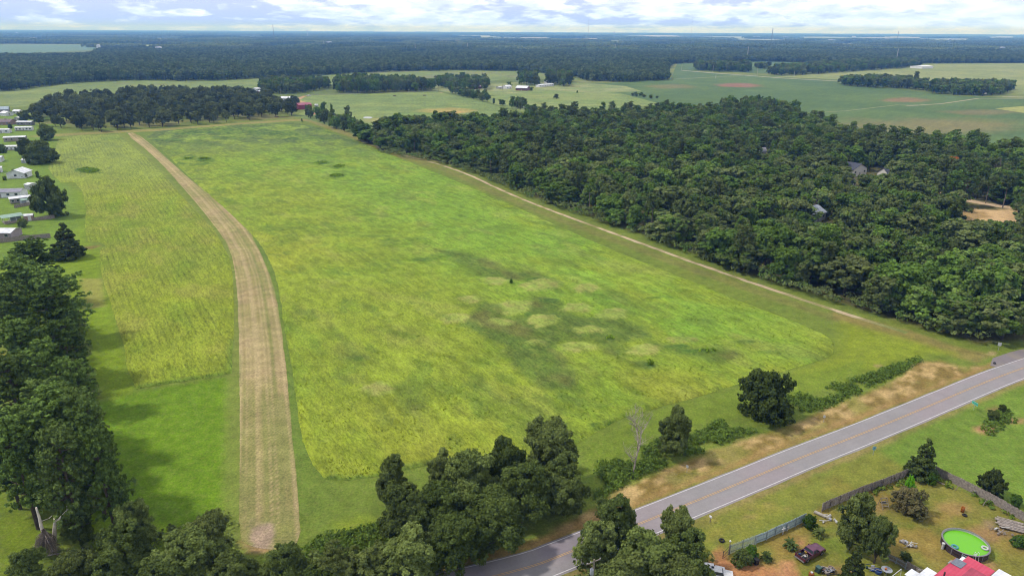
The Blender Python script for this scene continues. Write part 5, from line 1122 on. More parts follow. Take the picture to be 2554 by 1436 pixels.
# fences
def fence(name, pts, label, h=1.8, key='wood_grey', gap=.0, board=.14, lean=0, posts=2.4, behind=1, z=False, bay=1):
    P = [Vector(g(*p)) if not z else Vector(p) for p in pts]; o = empty(name, (P[0].x, P[0].y, 0), 0, label, 'fence'); bs, rl = MB(), MB(); r = random.Random(int(P[0].x*7)); O = Vector((P[0].x, P[0].y, 0)); total = 0
    for a, b in zip(P[:-1], P[1:]):
        L = (b-a).length; d = (b-a)/L; rz = math.atan2(d.y, d.x); n = max(1, int(L/(board+gap))); nrm = Vector((d.y, -d.x))
        for i in range(n):
            p = a+d*(i+.5)*L/n-O.xy; hh = h*r.uniform(.95, 1.03); off = nrm*r.uniform(-.012, .012)
            bs.box((p.x+off.x, p.y+off.y, hh/2), (board*.96, .03, hh), rz, tx=lean+r.uniform(-.02, .02), ty=r.uniform(-.02, .02))
        for zz in (.25*h, .8*h):
            m_ = (a+b)/2-O.xy+nrm*.05*behind; rl.box((m_.x, m_.y, zz), (L, .05, .1), rz)
        for i in range(max(1, int(L/posts))+1):
            p = a+d*min(L, i*posts)-O.xy+nrm*.1*behind; MB().box((p.x, p.y, h*.5), (.11, .11, h*1.02), rz).build('post', M['wood_grey' if key == 'wood_grey' else 'trim_post'], o)
    bs.build('boards', M[key], o); rl.build('rails', M['wood_grey' if key == 'wood_grey' else 'trim_post'], o); return o
PM('fence_blue', 'd0e6ec', noise=.12, stain=alb('b0c8d0')); PM('trim_post', 'a8b6bc'); PM('plank_pale', 'a89c8c', noise=.25)
fence('wooden_fence', [(0,606),(60,599),(127,593)], 'long grey wooden fence behind the pinkish house, ending at the conifer', 1.9)
fence('wooden_fence', [(36,519),(82,511)], 'short grey fence section under the blue grey shed', 1.6)
fence('wooden_fence', [(84,551),(112,548),(137,544)], 'grey fence section at the foot of the big oak', 1.6)
fence('wooden_fence', [(0,725),(22,720)], 'end of a brown fence at the left edge beside the pines', 1.8)
fence('blue_fence', [(1884,1355),(1910,1345),(1932,1334),(1960,1322),(1982,1312),(2006,1300)], 'faded blue panel fence between the yard and the road verge', 1.75, 'fence_blue', posts=2.6)
fence('slatted_fence', [(1818,1381),(1850,1369),(1881,1357)], 'row of separate blue grey vertical slats at the gate end of the fence', 1.9, 'fence_blue', .13, .09, posts=3.0)
fence('wooden_fence', [(2048,1275),(2070,1264),(2095,1254),(2150,1231),(2200,1213),(2251,1192),(2292,1177)], 'weathered brown fence along the road side of the yard', 1.8)
fence('wooden_fence', [(2330,1181),(2358,1196),(2396,1214),(2464,1249),(2497,1267),(2531,1288),(2570,1308)], 'weathered brown fence running down the right side of the yard', 1.8, behind=-1)
fence('inner_fence', [(2213,1394),(2235,1404),(2258,1418)], 'low pale plank wall inside the yard beside the junk', 1.2, 'plank_pale')
fence('inner_fence', [(2260,1418),(2280,1430),(2305,1445)], 'brown plank fence leading from the pale plank wall to the red roof', 1.5)
def props(name, items, label, cat, mat):
    o = None
    for p0, p1, z0, z1, rad in items:
        a = g(*p0, z0); b = g(*p1, z1)
        if o is None: O = Vector((a[0], a[1], 0)); o = empty(name, O, 0, label, cat)
        MB().tube([(a[0]-O.x, a[1]-O.y, z0), (b[0]-O.x, b[1]-O.y, z1)], rad, 5).build('brace', mat, o)
    return o
props('fence_brace', [((2016,1308), (2009,1283), 0, 1.6, .06)], 'pale leaning prop at the end of the blue fence', 'prop', M['plank_pale'])
props('fence_brace', [((2241,1203), (2229,1183), 0, 1.7, .09)], 'pale post leaning on the brown fence near the pointed cedar', 'prop', M['plank_pale'])
props('fence_brace', [((2383,1222), (2394,1206), 0, 1.4, .07)], 'post leaning on the right hand fence below the long fallen beam', 'prop', M['plank_pale'])
props('fence_brace', [((2451,1261), (2464,1240), 0, 1.5, .07)], 'post leaning on the right hand fence above the burn barrel', 'prop', M['plank_pale'])
# houses in the wood and across the fields
ws = PM('stucco_white', 'f8f4f0'); dr_ = PM('shingle_dark', '4c5062', noise=.2)
building('house', (2126,441), (2160,436), 4.2, 11, 'white house with a dark blue grey gabled roof deep in the forest', 'house', ws, dr_, 2.8, 'y', .5, wins=2)
building('house', (2186,446), (2212,452), 4.2, 9, 'white house wing with steep dark roof right of the gabled forest house', 'house', ws, dr_, 2.8, 'y', .5, wins=1, door=False)
building('house', (2114,468), (2134,466), 3.0, 7, 'small brown roofed house with a white chimney in the forest', 'house', ws, PM('shingle_brown', '8a7468', noise=.2), 2.2, wins=2, chimney=True)
building('house', (2020,560), (2058,548), 3.6, 9, 'house with a bright silvery roof nearly swallowed by the forest', 'house', ws, rib('roof_silver', 'c8d0e0', 'a4acbc'), 2.6, wins=2)
building('house', (1899,388), (1910,388), 3.0, 5, 'small grey roofed house glimpsed among the forest crowns', 'house', ws, PM('shingle_grey', 'c4c2ca', noise=.2), 2.0, wins=1)
red = rib('barn_red_wall', 'a4485a', axis=0, period=.5); redr = rib('barn_red_roof', 'b8667a', '9c5468')
building('barn', (746,274), (778,272), 4.6, 10, 'red metal barn with a paler red roof beside the orchard', 'barn', red, redr, 1.8, wins=0, door=True)
building('shed', (700,254), (731,254), 4.0, 9, 'open sided white farm shed with a pale roof and dark gaps', 'shed', wt, rw, 1.6, wins=2)
building('house', (651,238), (666,236), 3.4, 8, 'small brick house with a pale metal roof behind the orchard', 'house', PM('brick', '8c5f58', noise=.15), rw, 2.0, wins=1, door=False)
building('house', (640,228), (651,227), 3.0, 8, 'tiny white building behind the small brick house', 'house', wt, rw, 1.4, wins=1, door=False)
bare_shed('shed', (785,268), (792,268), 2.6, 5, 'small white and blue trailer shed right of the red barn', PM('shed_white', 'c8ccd2'), rw)
building('house', (1180,223), (1202,221), 3.0, 9, 'reddish house with a pink roof among the hedge trees', 'house', PM('brick', '8c5f58'), PM('roof_pink', 'c09098', noise=.15), 1.8, wins=2)
building('house', (1286,226), (1314,227), 3.6, 14, 'brick farm house with a long white metal roof', 'house', PM('brick', '8c5f58'), rw, 2.6, wins=4)
building('house', (1263,222), (1276,221), 3.0, 8, 'small white house left of the white roofed brick farm house', 'house', wt, rw, 1.8, wins=1)
bare_shed('shed', (1245,222), (1254,221), 2.6, 6, 'white garage at the left end of the farm buildings', PM('shed_white', 'c8ccd2'), rw)
building('mobile_home', (1345,218), (1381,215), 3.0, 7, 'long white trailer house at the right of the farm', 'mobile home', wt, rw, .8, wins=5)
building('shed', (1366,208), (1391,206), 3.0, 8, 'white shed behind the long trailer house under the high trees', 'shed', wt, rw, 1.0, wins=1)
for (a, b, lb) in (((2182,213), (2190,213), 'small red shed in the gap of the left grove'), ((2335,229), (2346,229), 'low red shed under the right grove')):
    bare_shed('shed', a, b, 3.5, 6, lb, red, redr)
building('house', (2460,235), (2476,234), 3.2, 8, 'pale house hidden at the right end of the right grove', 'house', ws, rgr, 2, wins=1, door=False)
building('greenhouse', (2300,172), (2327,171), 5, 30, 'long white low building on the hay field far right', 'building', wt, rw, 1.5, wins=0, door=False)
for (cx, cy, wpx, lb) in [(245,114,8,'white farm building at the end of the pale lane far left'),(875,102,7,'single bright white building in the far blue forest'),(1890,92,22,'long pale industrial roof far right of the mast'),(1960,93,12,'pale industrial roof beside the red topped mast'),(1840,101,10,'pinkish roof in the distant town'),(2000,101,14,'low reddish roof in the distant town'),(2075,100,16,'pale roof row in the distant town'),(2215,97,34,'longest pale greenhouse roof in the distant town'),(2370,99,10,'white roof near the right end of the distant town'),(2130,91,8,'small white roof left of the longest greenhouse'),(820,106,14,'faint pale roofs left of the white tower'),(42,76.5+6,8,'white building on the horizon at far left'),(2500,120,12,'white building in the far forest at right'),(395,119,14,'pale building on the small far clearing')]:
    x, y = g(cx, cy, 16); D = gd(cx, cy, 16); wm = wpx*D/F_; o = empty('far_building', (x, y, 0), 0, lb, 'building')
    MB().box((0, 0, 9), (wm, wm*.5, 18)).build('wall', wt, o); MB().prism([(-wm*.52, 18.01), (wm*.52, 18.01), (0, 20.5)], -wm*.28, wm*.28).build('roof', rw, o)
# masts and water tower
def mast(cx, ytop, D, wd, label, key='mast_grey', red_=False):
    X, Y_, Z_ = ray(cx, ytop); t = D/Y_; x, y = X*t, D; h = H+Z_*t; o = empty('radio_mast', (x, y, 0), 0, label, 'mast'); m_ = MB()
    for a in range(3): m_.tube([(wd*math.cos(a*2.094), wd*math.sin(a*2.094), 0), (wd*.5*math.cos(a*2.094), wd*.5*math.sin(a*2.094), h)], wd*.22, 4)
    k = 24
    for i in range(k):
        for a in range(3):
            b = (a+1) % 3; z0, z1 = h*i/k, h*(i+1)/k; m_.tube([(wd*.8*math.cos(a*2.094), wd*.8*math.sin(a*2.094), z0), (wd*.75*math.cos(b*2.094), wd*.75*math.sin(b*2.094), z1)], wd*.12, 3)
    m_.build('lattice', PM(key, '8a8f98'), o)
mast(680, 62, 4500, 1.6, 'thin dark lattice mast on the skyline left of the white water tower'); mast(1469, 40, 3500, .5, 'tallest faint mast on the skyline near the middle'); mast(1728, 38, 3400, .35, 'very faint tall mast right of the tallest middle mast'); mast(1928, 71, 6500, 4.0, 'short thick tower above the distant town'); mast(2242, 78, 7500, 3, 'short mast on the skyline at the right')
def watertower(cx, cy, D, s, lb):
    X, Y_, Z_ = ray(cx, cy); t = D/Y_; h = H+Z_*t; o = empty('water_tower', (X*t, D, 0), 0, lb, 'water tower')
    MB().lathe((0, 0, h-6*s), [(.5*s, -6*s), (4*s, -3*s), (6*s, 0), (5*s, 3*s), (2*s, 5.5*s), (.2*s, 6*s)], 16).build('tank', M['trim_white'], o); MB().lathe((0, 0, 0), [(2.6*s, 0), (1.2*s, 6), (1.1*s, h-11*s)], 10).build('stem', M['trim_white'], o)
watertower(766, 75.5, 7000, 1.1, 'white water tower on the skyline right of the thin mast'); watertower(1532, 79, 7000, 1.0, 'white water tower on the skyline right of the tallest mast')
# utility poles
PM('pole_wood', '9c9184', noise=.2); PM('pole_pale', 'd8d4d0')
def pole(x, y, h, label, arm=True, key='pole_wood', rz=0, r0=.16, grp=None):
    o = empty('utility_pole', (x, y, 0), rz, label, 'utility pole', grp); MB().tube([(0, 0, -.3), (0, 0, h)], [r0, r0*.65], 8).build('post', M[key], o)
    if arm:
        MB().box((0, .1, h-.5), (2.4, .1, .12)).build('crossarm', M[key], o)
        for dx in (-1.1, -.5, 1.1): MB().lathe((dx, .1, h-.42), [(.04, 0), (.07, .08), (.03, .2)], 6).build('insulator', M['trim_white'], o)
    return o
x, y = g(1482, 1394, 10.5); up = pole(x, y, 10.5, 'utility pole with a grey transformer can at the bottom edge beside the live oaks', True, rz=.5)
MB().lathe((-.42, -.15, 8.1), [(.24, 0), (.27, .06), (.27, .95), (.2, 1.05), (.07, 1.1), (.06, 1.3)], 12).build('transformer', PM('can_grey', 'b4b8c4'), up, smooth=True)
pole(*g(907,232), 11, 'thin pole standing in front of the dark grove by the lane', False); pole(*g(1093,228), 11, 'pole standing at the bend of the lane by the hedgerow', False); pole(*g(1253,226), 10, 'pole among the farm buildings', False); pole(*g(701,238), 9, 'white pole beside the open sided farm shed', False, 'pole_pale')
for (cx, yt, yb, lb) in [(1549,187,204,'white pole at the left corner of the soybean field'),(1677,183,200,'white pole in front of the low forest lobe'),(1785,186,196,'second pole between the soybean fields'),(1700,160,176,'pole at the back edge of the small soybean field'),(1778,164,180,'pole by the far clump'),(1888,170,190,'pole beside the far white road'),(1980,178,193,'pole at the belt by the far white road')]:
    x, y = g(cx, yb); pole(x, y, (yb-yt)*gd(cx, yb)/F_*1.02, lb, False, 'pole_pale', r0=.35)
for (cx, yt, zt, lb) in [(1867,117,36,'tall pale steel pole over the far forest near the middle right'),(2241,122,36,'tall pale steel pole over the far forest at right'),(1536,110,32,'tall pale pole over the far forest right of the farm'),(1166,108,32,'pale pole over the far forest near the middle'),(1035,108,32,'faint pale pole left of the middle pole'),(806,100,32,'faint pale pole in the far forest at left')]:
    x, y = g(cx, yt, zt); pole(x, y, zt, lb, False, 'pole_pale', r0=1.1, grp=None)

# ------------------------------------------------------------------ the yard
def at(name, px_, py_, label, cat, rz=0, z=0, group=None, scale=None):
    x, y = g(px_, py_, z); return empty(name, (x, y, z), rz, label, cat, group, scale)
RD = math.atan2(g(1850,1203)[1]-g(1449,1366)[1], g(1850,1203)[0]-g(1449,1366)[0])
# pickup truck
maroon = paint('maroon_paint', alb('5c1f38'), .28, .2, .06, 1.5, .6); maroon2 = paint('faded_maroon_paint', alb('7a4866'), .45, .1, .2, 1.2, .5); blk = PM('rubber', '2c2c30', rough=.8); PM('chrome', 'b4b4bc', metal=.7, rough=.3); PM('hub', 'a89c90', metal=.4)
def pickup():
    a = Vector(g(2014,1404)); b = Vector(g(2051,1384)); rz = math.atan2(b.y-a.y, b.x-a.x); nrm = Vector((-math.sin(rz), math.cos(rz))); mid = (a+b)/2+nrm*.95
    o = empty('pickup_truck', (mid.x, mid.y, 0), rz, 'maroon pickup truck with faded hood and a cluttered open bed, parked in the yard', 'pickup truck')
    def arch(cx): return [(cx+.5*math.cos(t), .42+.5*math.sin(t)) for t in np.linspace(math.pi, 0, 9)]
    side = [(-2.65, .5), (-2.65, 1.02), (-.62, 1.06), (1.0, 1.06), (1.15, 1.1), (2.2, 1.0), (2.55, .86), (2.62, .5)] + [(x_, z_) for x_, z_ in reversed([(-2.3, .42)]+arch(-1.72)+arch(1.72)+[(2.3, .42)])]
    low = MB()
    # two flanks, and between them hood, cab floor, bed floor and tailgate
    for s_ in (-1, 1): low.prism(side, s_*.95-.07*(s_ > 0), s_*.95+.07*(s_ < 0))
    low.box((-2.6, 0, .76), (.1, 1.76, .54)).box((2.56, 0, .7), (.08, 1.76, .36)).box((-1.6, 0, .55), (2.0, 1.76, .06)).box((0, 0, .45), (5.0, 1.2, .2)).box((-.62, 0, .82), (.08, 1.76, .5))
    low.build('body', maroon, o, .02)
    hd = MB().add([(.95, -.88, 1.09), (.95, .88, 1.09), (2.3, .84, .98), (2.3, -.84, .98), (2.58, -.8, .84), (2.58, .8, .84), (1.6, 0, 1.13), (.95, 0, 1.15)], [(0, 7, 6, 3), (7, 1, 2, 6), (3, 6, 2), (3, 2, 5, 4)]); hd.build('hood', maroon2, o)
    cab = MB(); B = [(-.58, .86, 1.05), (1.0, .86, 1.08)]; T = [(-.42, .72, 1.62), (.42, .72, 1.62)]
    cab.add([(-.6, -.87, 1.05), (1.05, -.87, 1.09), (1.05, .87, 1.09), (-.6, .87, 1.05), (-.42, -.7, 1.58), (.42, -.7, 1.58), (.42, .7, 1.58), (-.42, .7, 1.58)], [(0, 1, 5, 4), (1, 2, 6, 5), (2, 3, 7, 6), (3, 0, 4, 7)]); cab.build('cab_glass', GL, o)
    rf = MB().box((0, 0, 1.6), (.96, 1.46, .09), taper=.9); rf.box((.02, 0, 1.06), (1.7, 1.82, .06)); 
    for s_ in (-1, 1):
        for p0, p1 in (((-.6, .88, 1.05), (-.44, .71, 1.6)), ((.22, .885, 1.08), (.18, .72, 1.6)), ((1.03, .88, 1.09), (.43, .71, 1.6))): rf.tube([(p0[0], s_*p0[1], p0[2]), (p1[0], s_*p1[1], p1[2])], .05, 4)
    rf.build('roof', maroon2, o)
    MB().box((-1.62, 0, .6), (1.92, 1.6, .04)).build('bed_liner', PM('bed_dark', '2e3038'), o)
    MB().box((-2.74, 0, .5), (.16, 1.8, .2)).build('rear_bumper', M['chrome'], o, .03); MB().box((2.68, 0, .5), (.16, 1.8, .2)).build('front_bumper', M['chrome'], o, .03)
    for s_ in (-1, 1):
        MB().box((2.6, s_*.68, .74), (.06, .34, .16)).build('headlight', M['trim_white'], o); MB().box((-2.67, s_*.84, .82), (.05, .12, .3)).build('tail_light', PM('lamp_red', '8c2028'), o)
        MB().box((.85, s_*1.06, 1.16), (.12, .22, .18)).build('mirror', maroon, o)
        for x_ in (-1.72, 1.72):
            w_ = MB().torus((x_, s_*.84, .38), .27, .115, 20, 8, (math.pi/2, 0)).build('wheel', blk, o, smooth=True); MB().tube([(x_, s_*.8, .38), (x_, s_*.93, .38)], .2, 14).build('rim', M['hub'], w_)
    return o, rz, mid
tk, trz, tmid = pickup()
def bedpt(x, y, z): return (tmid.x+x*math.cos(trz)-y*math.sin(trz), tmid.y+x*math.sin(trz)+y*math.cos(trz), z)
PM('yellow_plastic', 'd8b030'); PM('blue_plastic', '3c5a9c'); PM('white_plastic', 'dcdcdc'); PM('teal_plastic', '5aa8b0'); PM('black_plastic', '24262a'); PM('green_plastic', '33504c'); PM('red_plastic', 'a43c3c'); PM('orange_plastic', 'c87a40'); PM('terracotta', 'a8968a')
def bucket(loc, key, label, r=.16, h=.36, cat='bucket'):
    o = empty('bucket', loc, 0, label, cat); MB().lathe((0, 0, 0), [(r*.8, 0), (r, h), (r*1.08, h+.01), (r*1.08, h+.04), (r*.9, h+.04), (r*.75, .05)], 14).build('pail', M[key], o, smooth=True)
    MB().torus((0, 0, h), r*1.0, .012, 14, 4, (.9, 0)).build('handle', M['chrome'], o)
bucket(bedpt(-.95, .25, .63), 'yellow_plastic', 'yellow bucket standing in the truck bed', .2, .42); bucket(bedpt(-1.9, -.35, .63), 'white_plastic', 'white bucket near the tailgate in the truck bed', .19, .4)
bucket(bedpt(-2.0, .55, .63), 'blue_plastic', 'small blue bucket in the rear corner of the truck bed', .15, .25)
o = empty('lumber', bedpt(-1.4, 0, .63), trz+.25, 'loose pale boards lying in the truck bed', 'lumber'); MB().box((0, -.1, .05), (1.5, .12, .05), .1).box((-.1, .15, .08), (1.3, .12, .05), -.15).box((.1, -.35, .06), (1.2, .1, .05), .3).build('boards', M['plank_pale'], o)
def wheelie(px_, py_, key, label, rz=.4):
    o = at('wheelie_bin', px_, py_, label, 'bin', rz); MB().box((0, 0, .55), (.62, .66, .95), taper=1.12).build('body', M[key], o, .03); MB().box((0, -.02, 1.06), (.74, .8, .07)).build('lid', M['black_plastic'] if key != 'green_plastic' else PM('green_lid', '4a6a66'), o, .03)
    for s_ in (-1, 1): MB().tube([(s_*.3-.04, .33, .13), (s_*.3+.04, .33, .13)], .13, 12).build('wheel', blk, o)
    MB().tube([(-.3, .42, 1.0), (.3, .42, 1.0)], .025, 6).build('handle', M['black_plastic'], o)
wheelie(1885, 1406, 'black_plastic', 'black wheelie bin standing alone beside a sago palm', .3); wheelie(2040, 1426, 'green_plastic', 'dark green wheelie bin at the end of the junk row', .5)
def tyre(px_, py_, label, R=.34, tilt=(0, 0), z=.12):
    o = at('tyre', px_, py_, label, 'tyre'); MB().torus((0, 0, z), R*.72, R*.3, 20, 8, tilt).build('rubber', blk, o, smooth=True)
tyre(1800, 1348, 'old black tyre lying on the verge by the gate', .5); tyre(2406, 1285, 'old tyre lying beside the rusty burn barrel', .42)
o = at('burn_barrel', 2400, 1275, 'rusty burn barrel standing on bare ground', 'barrel'); MB().lathe((0, 0, 0), [(.29, 0), (.3, .28), (.315, .3), (.3, .32), (.3, .6), (.315, .62), (.3, .64), (.3, .95), (.27, .95), (.26, .3)], 16).build('drum', PM('rust', '5c3430', noise=.3, scale=6), o, smooth=True)
def sago(px_, py_, R, label):
    o = at('sago_palm', px_, py_, label, 'palm', random.uniform(0, 6)); MB().lathe((0, 0, 0), [(.22, 0), (.26, .3), (.18, .6)], 10).build('trunk', M['bark'], o); V, Q, Cc = [], [], []
    r = np.random.default_rng(int(px_))
    for i in range(46):
        a = r.uniform(0, 6.283); L_ = R*r.uniform(.75, 1.1); e0 = r.uniform(.1, 1.25); prev = None; p = np.array([0, 0, .55]); d = np.array([math.cos(a)*math.cos(e0), math.sin(a)*math.cos(e0), math.sin(e0)]); sd2 = np.array([-math.sin(a), math.cos(a), 0])
        for k in range(6):
            wv = .16*R*(1-(k/5-.35)**2*1.6); q0, q1 = p-sd2*wv, p+sd2*wv
            if prev is not None: n0 = len(V); V += [prev[0], prev[1], q1, q0]; Q.append((n0, n0+1, n0+2, n0+3)); Cc += [(r.random(), r.random(), 0)]*4
            prev = (q0, q1); p = p+d*L_/5; d = d+np.array([0, 0, -.28]); d /= np.linalg.norm(d)
    link('fronds', mesh_np('fronds', np.array(V), np.array(Q), [M['cedar']], col=np.array(Cc)), o)
sago(1971, 1365, 1.35, 'large sago palm between the white crosses and the truck'); sago(2042, 1336, 1.35, 'sago palm with dry lower fronds nearest the brown fence'); sago(1911, 1396, 1.15, 'sago palm right beside the black wheelie bin'); sago(2256, 1394, 1.0, 'sago palm behind the pale plank wall')
for (a, b, h, lb) in ((1952, 1332, 1.55, 'taller white wooden cross in front of the blue fence'), (1964, 1323, 1.1, 'shorter white wooden cross next to the taller one')):
    o = at('cross', a, b, lb, 'cross', .35); MB().box((0, 0, h/2), (.12, .08, h)).build('upright', M['trim_white'], o); MB().box((0, -.02, h*.72), (h*.46, .1, .12)).build('crossbar', M['trim_white'], o)
o = at('mailbox', 1771, 1302, 'white mailbox on a post at the road edge', 'mailbox', RD); MB().box((0, 0, .5), (.09, .09, 1.05)).build('post', M['plank_pale'], o); MB().box((0, 0, 1.14), (.24, .52, .22)).tube([(0, -.26, 1.25), (0, .26, 1.25)], .12, 10).build('box', M['trim_white'], o); MB().box((.14, .1, 1.36), (.02, .04, .2)).build('flag', M['lamp_red'] if 'lamp_red' in M else blk, o)
o = at('gate_post', 1817, 1382, 'dark gate post topped by a white globe lamp', 'post'); MB().tube([(0, 0, 0), (0, 0, 2.5)], .07, 8).build('shaft', M['wood_grey'], o); MB().lathe((0, 0, 2.5), [(.05, 0), (.16, .1), (.17, .2), (.1, .32), (.02, .34)], 10).build('globe', M['trim_white'], o, smooth=True)
props('gate', [((1803,1392), (1804,1374), 0, 1.5, .06), ((1806,1390), (1818,1380), .3, .3, .03), ((1804,1378), (1818,1362), 1.3, 1.3, .03), ((1804,1386), (1818,1370), .8, .8, .03)], 'dark leaning metal gate beside the globe topped post', 'gate', M['black_plastic'])
# pool
def pool():
    cx, cy, R = 75.0, 94.3, 3.42; o = empty('swimming_pool', (cx, cy, 0), 0, 'round above ground pool full of bright green water', 'pool'); n = 40
    MB().lathe((0, 0, 0), [(R, 0), (R, 1.24), (R-.06, 1.24), (R-.07, .3)], n).build('wall', rib('pool_wall', '4c3c40', axis=2, period=.5, rough=.6), o)
    rim = MB(); N_ = 48
    vs = [(r_*math.cos(6.2832*i/N_), r_*math.sin(6.2832*i/N_), z_) for r_, z_ in ((R-.14, 1.25), (R+.09, 1.25), (R+.09, 1.3), (R-.14, 1.3)) for i in range(N_)]
    rim.add(vs, [(k*N_+i, k*N_+(i+1) % N_, ((k+1) % 4)*N_+(i+1) % N_, ((k+1) % 4)*N_+i) for k in range(4) for i in range(N_)]).build('rim', PM('rim_grey', '8c8890'), o)
    ln = MB(); vs = [((R-.1)*math.cos(6.2832*i/N_), (R-.1)*math.sin(6.2832*i/N_), z_) for z_ in (1.26, .2) for i in range(N_)]; ln.add(vs, [(i, (i+1) % N_, N_+(i+1) % N_, N_+i) for i in range(N_)]).build('liner', M['white_plastic'], o)
    m, nt, L = mat_new('pool_water'); out = N(nt, 'ShaderNodeOutputMaterial'); b = N(nt, 'ShaderNodeBsdfPrincipled'); b.inputs['Base Color'].default_value = (*alb('72c41e', 1.1), 1); b.inputs['Roughness'].default_value = .25; b.inputs['Specular IOR Level'].default_value = .3
    nz = N(nt, 'ShaderNodeTexNoise'); nz.inputs['Scale'].default_value = 3; bp = N(nt, 'ShaderNodeBump'); bp.inputs['Strength'].default_value = .1; L(nz.outputs[0], bp.inputs['Height']); L(bp.outputs[0], b.inputs['Normal']); L(b.outputs[0], out.inputs[0])
    wm = MB(); k = 8; vs = [(0, 0, .92)]+[((R-.105)*math.cos(6.2832*i/N_), (R-.105)*math.sin(6.2832*i/N_), .92) for i in range(N_)]; wm.add(vs, [(0, i+1, (i+1) % N_+1) for i in range(N_)]).build('water', m, o)
    for i in range(14):
        a = 6.2832*i/14; MB().box(((R+.03)*math.cos(a), (R+.03)*math.sin(a), .62), (.05, .14, 1.2), a).build('upright', M['rim_grey'], o)
    la = empty('pool_ladder', (cx-.3, cy-R+.1, 0), 0, 'white ladder hooked over the near pool rim', 'ladder'); 
    for s_ in (-.25, .25): MB().tube([(s_, -.5, .0), (s_, -.1, 1.9), (s_, .15, 1.95), (s_, .5, .6)], .03, 6).build('rail', M['trim_white'], la)
    for q in range(3): MB().box((0, .25+.07*q, 1.4-.3*q), (.5, .1, .03)).build('step', M['trim_white'], la)
    for (dx, dy, key, lb) in ((-2.3, -.9, 'teal_plastic', 'pale blue swim ring floating at the left side of the pool'), (2.45, -1.2, 'white_plastic', 'white swim ring floating at the right side of the pool')):
        f = empty('swim_ring', (cx+dx, cy+dy, .93), 0, lb, 'swim ring'); MB().torus((0, 0, .1), .42, .16, 24, 8).build('tube', M[key], f, smooth=True)
    f = empty('pool_skimmer', (cx-R-.3, cy-.2, 0), 0, 'white pump bucket against the left wall of the pool', 'pump'); MB().lathe((0, 0, 0), [(.2, 0), (.2, .9), (.26, .95), (.26, 1.15), (.1, 1.2)], 10).build('body', M['white_plastic'], f)
pool()
# red roofed house at the lower right corner
def redhouse():
    z = 3.4; P = [g(2414,1387,z), g(2481,1424,z)]; a, b = Vector(P[0]), Vector(P[1]); d = (b-a).normalized(); rz = math.atan2(d.y, d.x); nr = Vector((d.y, -d.x))
    o = empty('red_roofed_house', (a.x, a.y, 0), rz, 'house corner with pink red metal roof patched by a grey sheet', 'house'); L = (b-a).length
    MB().box((1.55, -4.6, 1.55), (4.3, 8.8, 3.1)).build('wall', wt, o)
    pr = rib('roof_pinkred', 'e4506e', 'cc4460', axis=0, period=.5, rough=.5); pr2 = rib('roof_dullred', 'c04c66', 'a4425a', axis=0, period=.5, rough=.6)
    MB().box((1.93, -1.0, z), (3.86, 2.1, .1), tx=.03).build('roof_panel', pr, o)
    MB().box((2.7, -6.1, z-.08), (2.4, 8.0, .1), tx=.03).build('roof_panel', pr2, o)
    MB().box((.32, -6.1, z-.08), (2.35, 8.0, .1), tx=.03).build('roof_panel', pr, o)
    pt = MB().box((-.02, -2.9, z+.12), (1.5, 1.85, .06), tx=.03).build('roof_patch', PM('patch_grey', '8c94a4', metal=.3), o); pt['label'] = 'grey metal sheet patching the red roof'
    MB().box((5.4, -1.6, z-.1), (2.9, 5.4, .12), tx=.03).build('white_roof', rw, o)
    MB().box((-1.7, -8.6, z-.5), (1.6, 3.0, .1), tx=.03).build('porch_roof', rw, o)
    MB().box((-3.2, -9.9, z-.9), (1.3, 2.0, .1), tx=.03).build('porch_roof', rw, o)
    MB().tube([(.05, -7.4, z-.4), (.05, -7.4, z+.7)], .12, 10).build('vent_pipe', PM('pipe_brown', '50363c'), o)
    # railed deck between house and pool
    dk = empty('pool_deck', (a.x, a.y, 0), rz, 'grey railed deck along the back of the red roofed house by the pool', 'deck')
    MB().box((L*.5-.6, .75, 1.1), (L+1.6, 1.2, .12)).build('floor', M['wood_grey'], dk)
    for x_ in np.linspace(-1.2, L+.2, 8): MB().box((x_, 1.3, 1.15), (.09, .09, 2.3)).build('post', M['trim_post'], dk)
    for zz in (1.6, 2.0, 2.3): MB().box((L*.5-.5, 1.34, zz), (L+1.5, .06, .08)).build('rail', M['trim_post'], dk)
    for q in range(4): MB().box((-1.5-.28*q, .75, 1.0-.25*q), (.3, 1.1, .05)).build('step', M['trim_post'], dk)
redhouse()
# wooden frame seat, board piles, junk
o = at('play_slide', 2204, 1264, 'pale wooden slide frame standing left of the wide bush', 'frame', .1)
for s_ in (-1, 1): MB().tube([(s_*.62, -.7, 0), (s_*.55, .45, 1.75)], .06, 5).build('leg', M['plank_pale'], o); MB().tube([(s_*.55, .9, 0), (s_*.55, .45, 1.75)], .05, 5).build('back_leg', M['plank_pale'], o)
for q in (.45, .85, 1.2, 1.68): MB().box((0, -.7+1.15*q/1.75, q), (1.2, .12, .07)).build('rung', M['plank_pale'], o)
MB().box((0, .3, .75), (1.1, .5, .06)).build('seat', M['black_plastic'], o)
o = at('board_pile', 2520, 1312, 'stack of grey weathered boards at the right photo edge', 'boards', -.5)
for i in range(9): MB().box((random.uniform(-.3, .3), -1.3+i*.32, .35+.05*(i % 3)), (4.2, .28, .05), random.uniform(-.05, .05)).build('board', M['wood_grey'], o)
MB().box((0, 0, .15), (3.4, 2.4, .28)).build('base', M['wood_grey'], o)
o = at('fallen_beam', 2345, 1204, 'long pale beam lying at the foot of the right hand fence', 'beam', math.atan2(g(2367,1213)[1]-g(2329,1195)[1], g(2367,1213)[0]-g(2329,1195)[0])); MB().box((0, 0, .1), (4.6, .16, .16)).build('beam', M['plank_pale'], o)
o = at('fallen_beam', 2196, 1214, 'short pale board lying at the foot of the road side fence', 'beam', .55); MB().box((0, 0, .06), (2.2, .16, .1)).build('beam', M['plank_pale'], o)
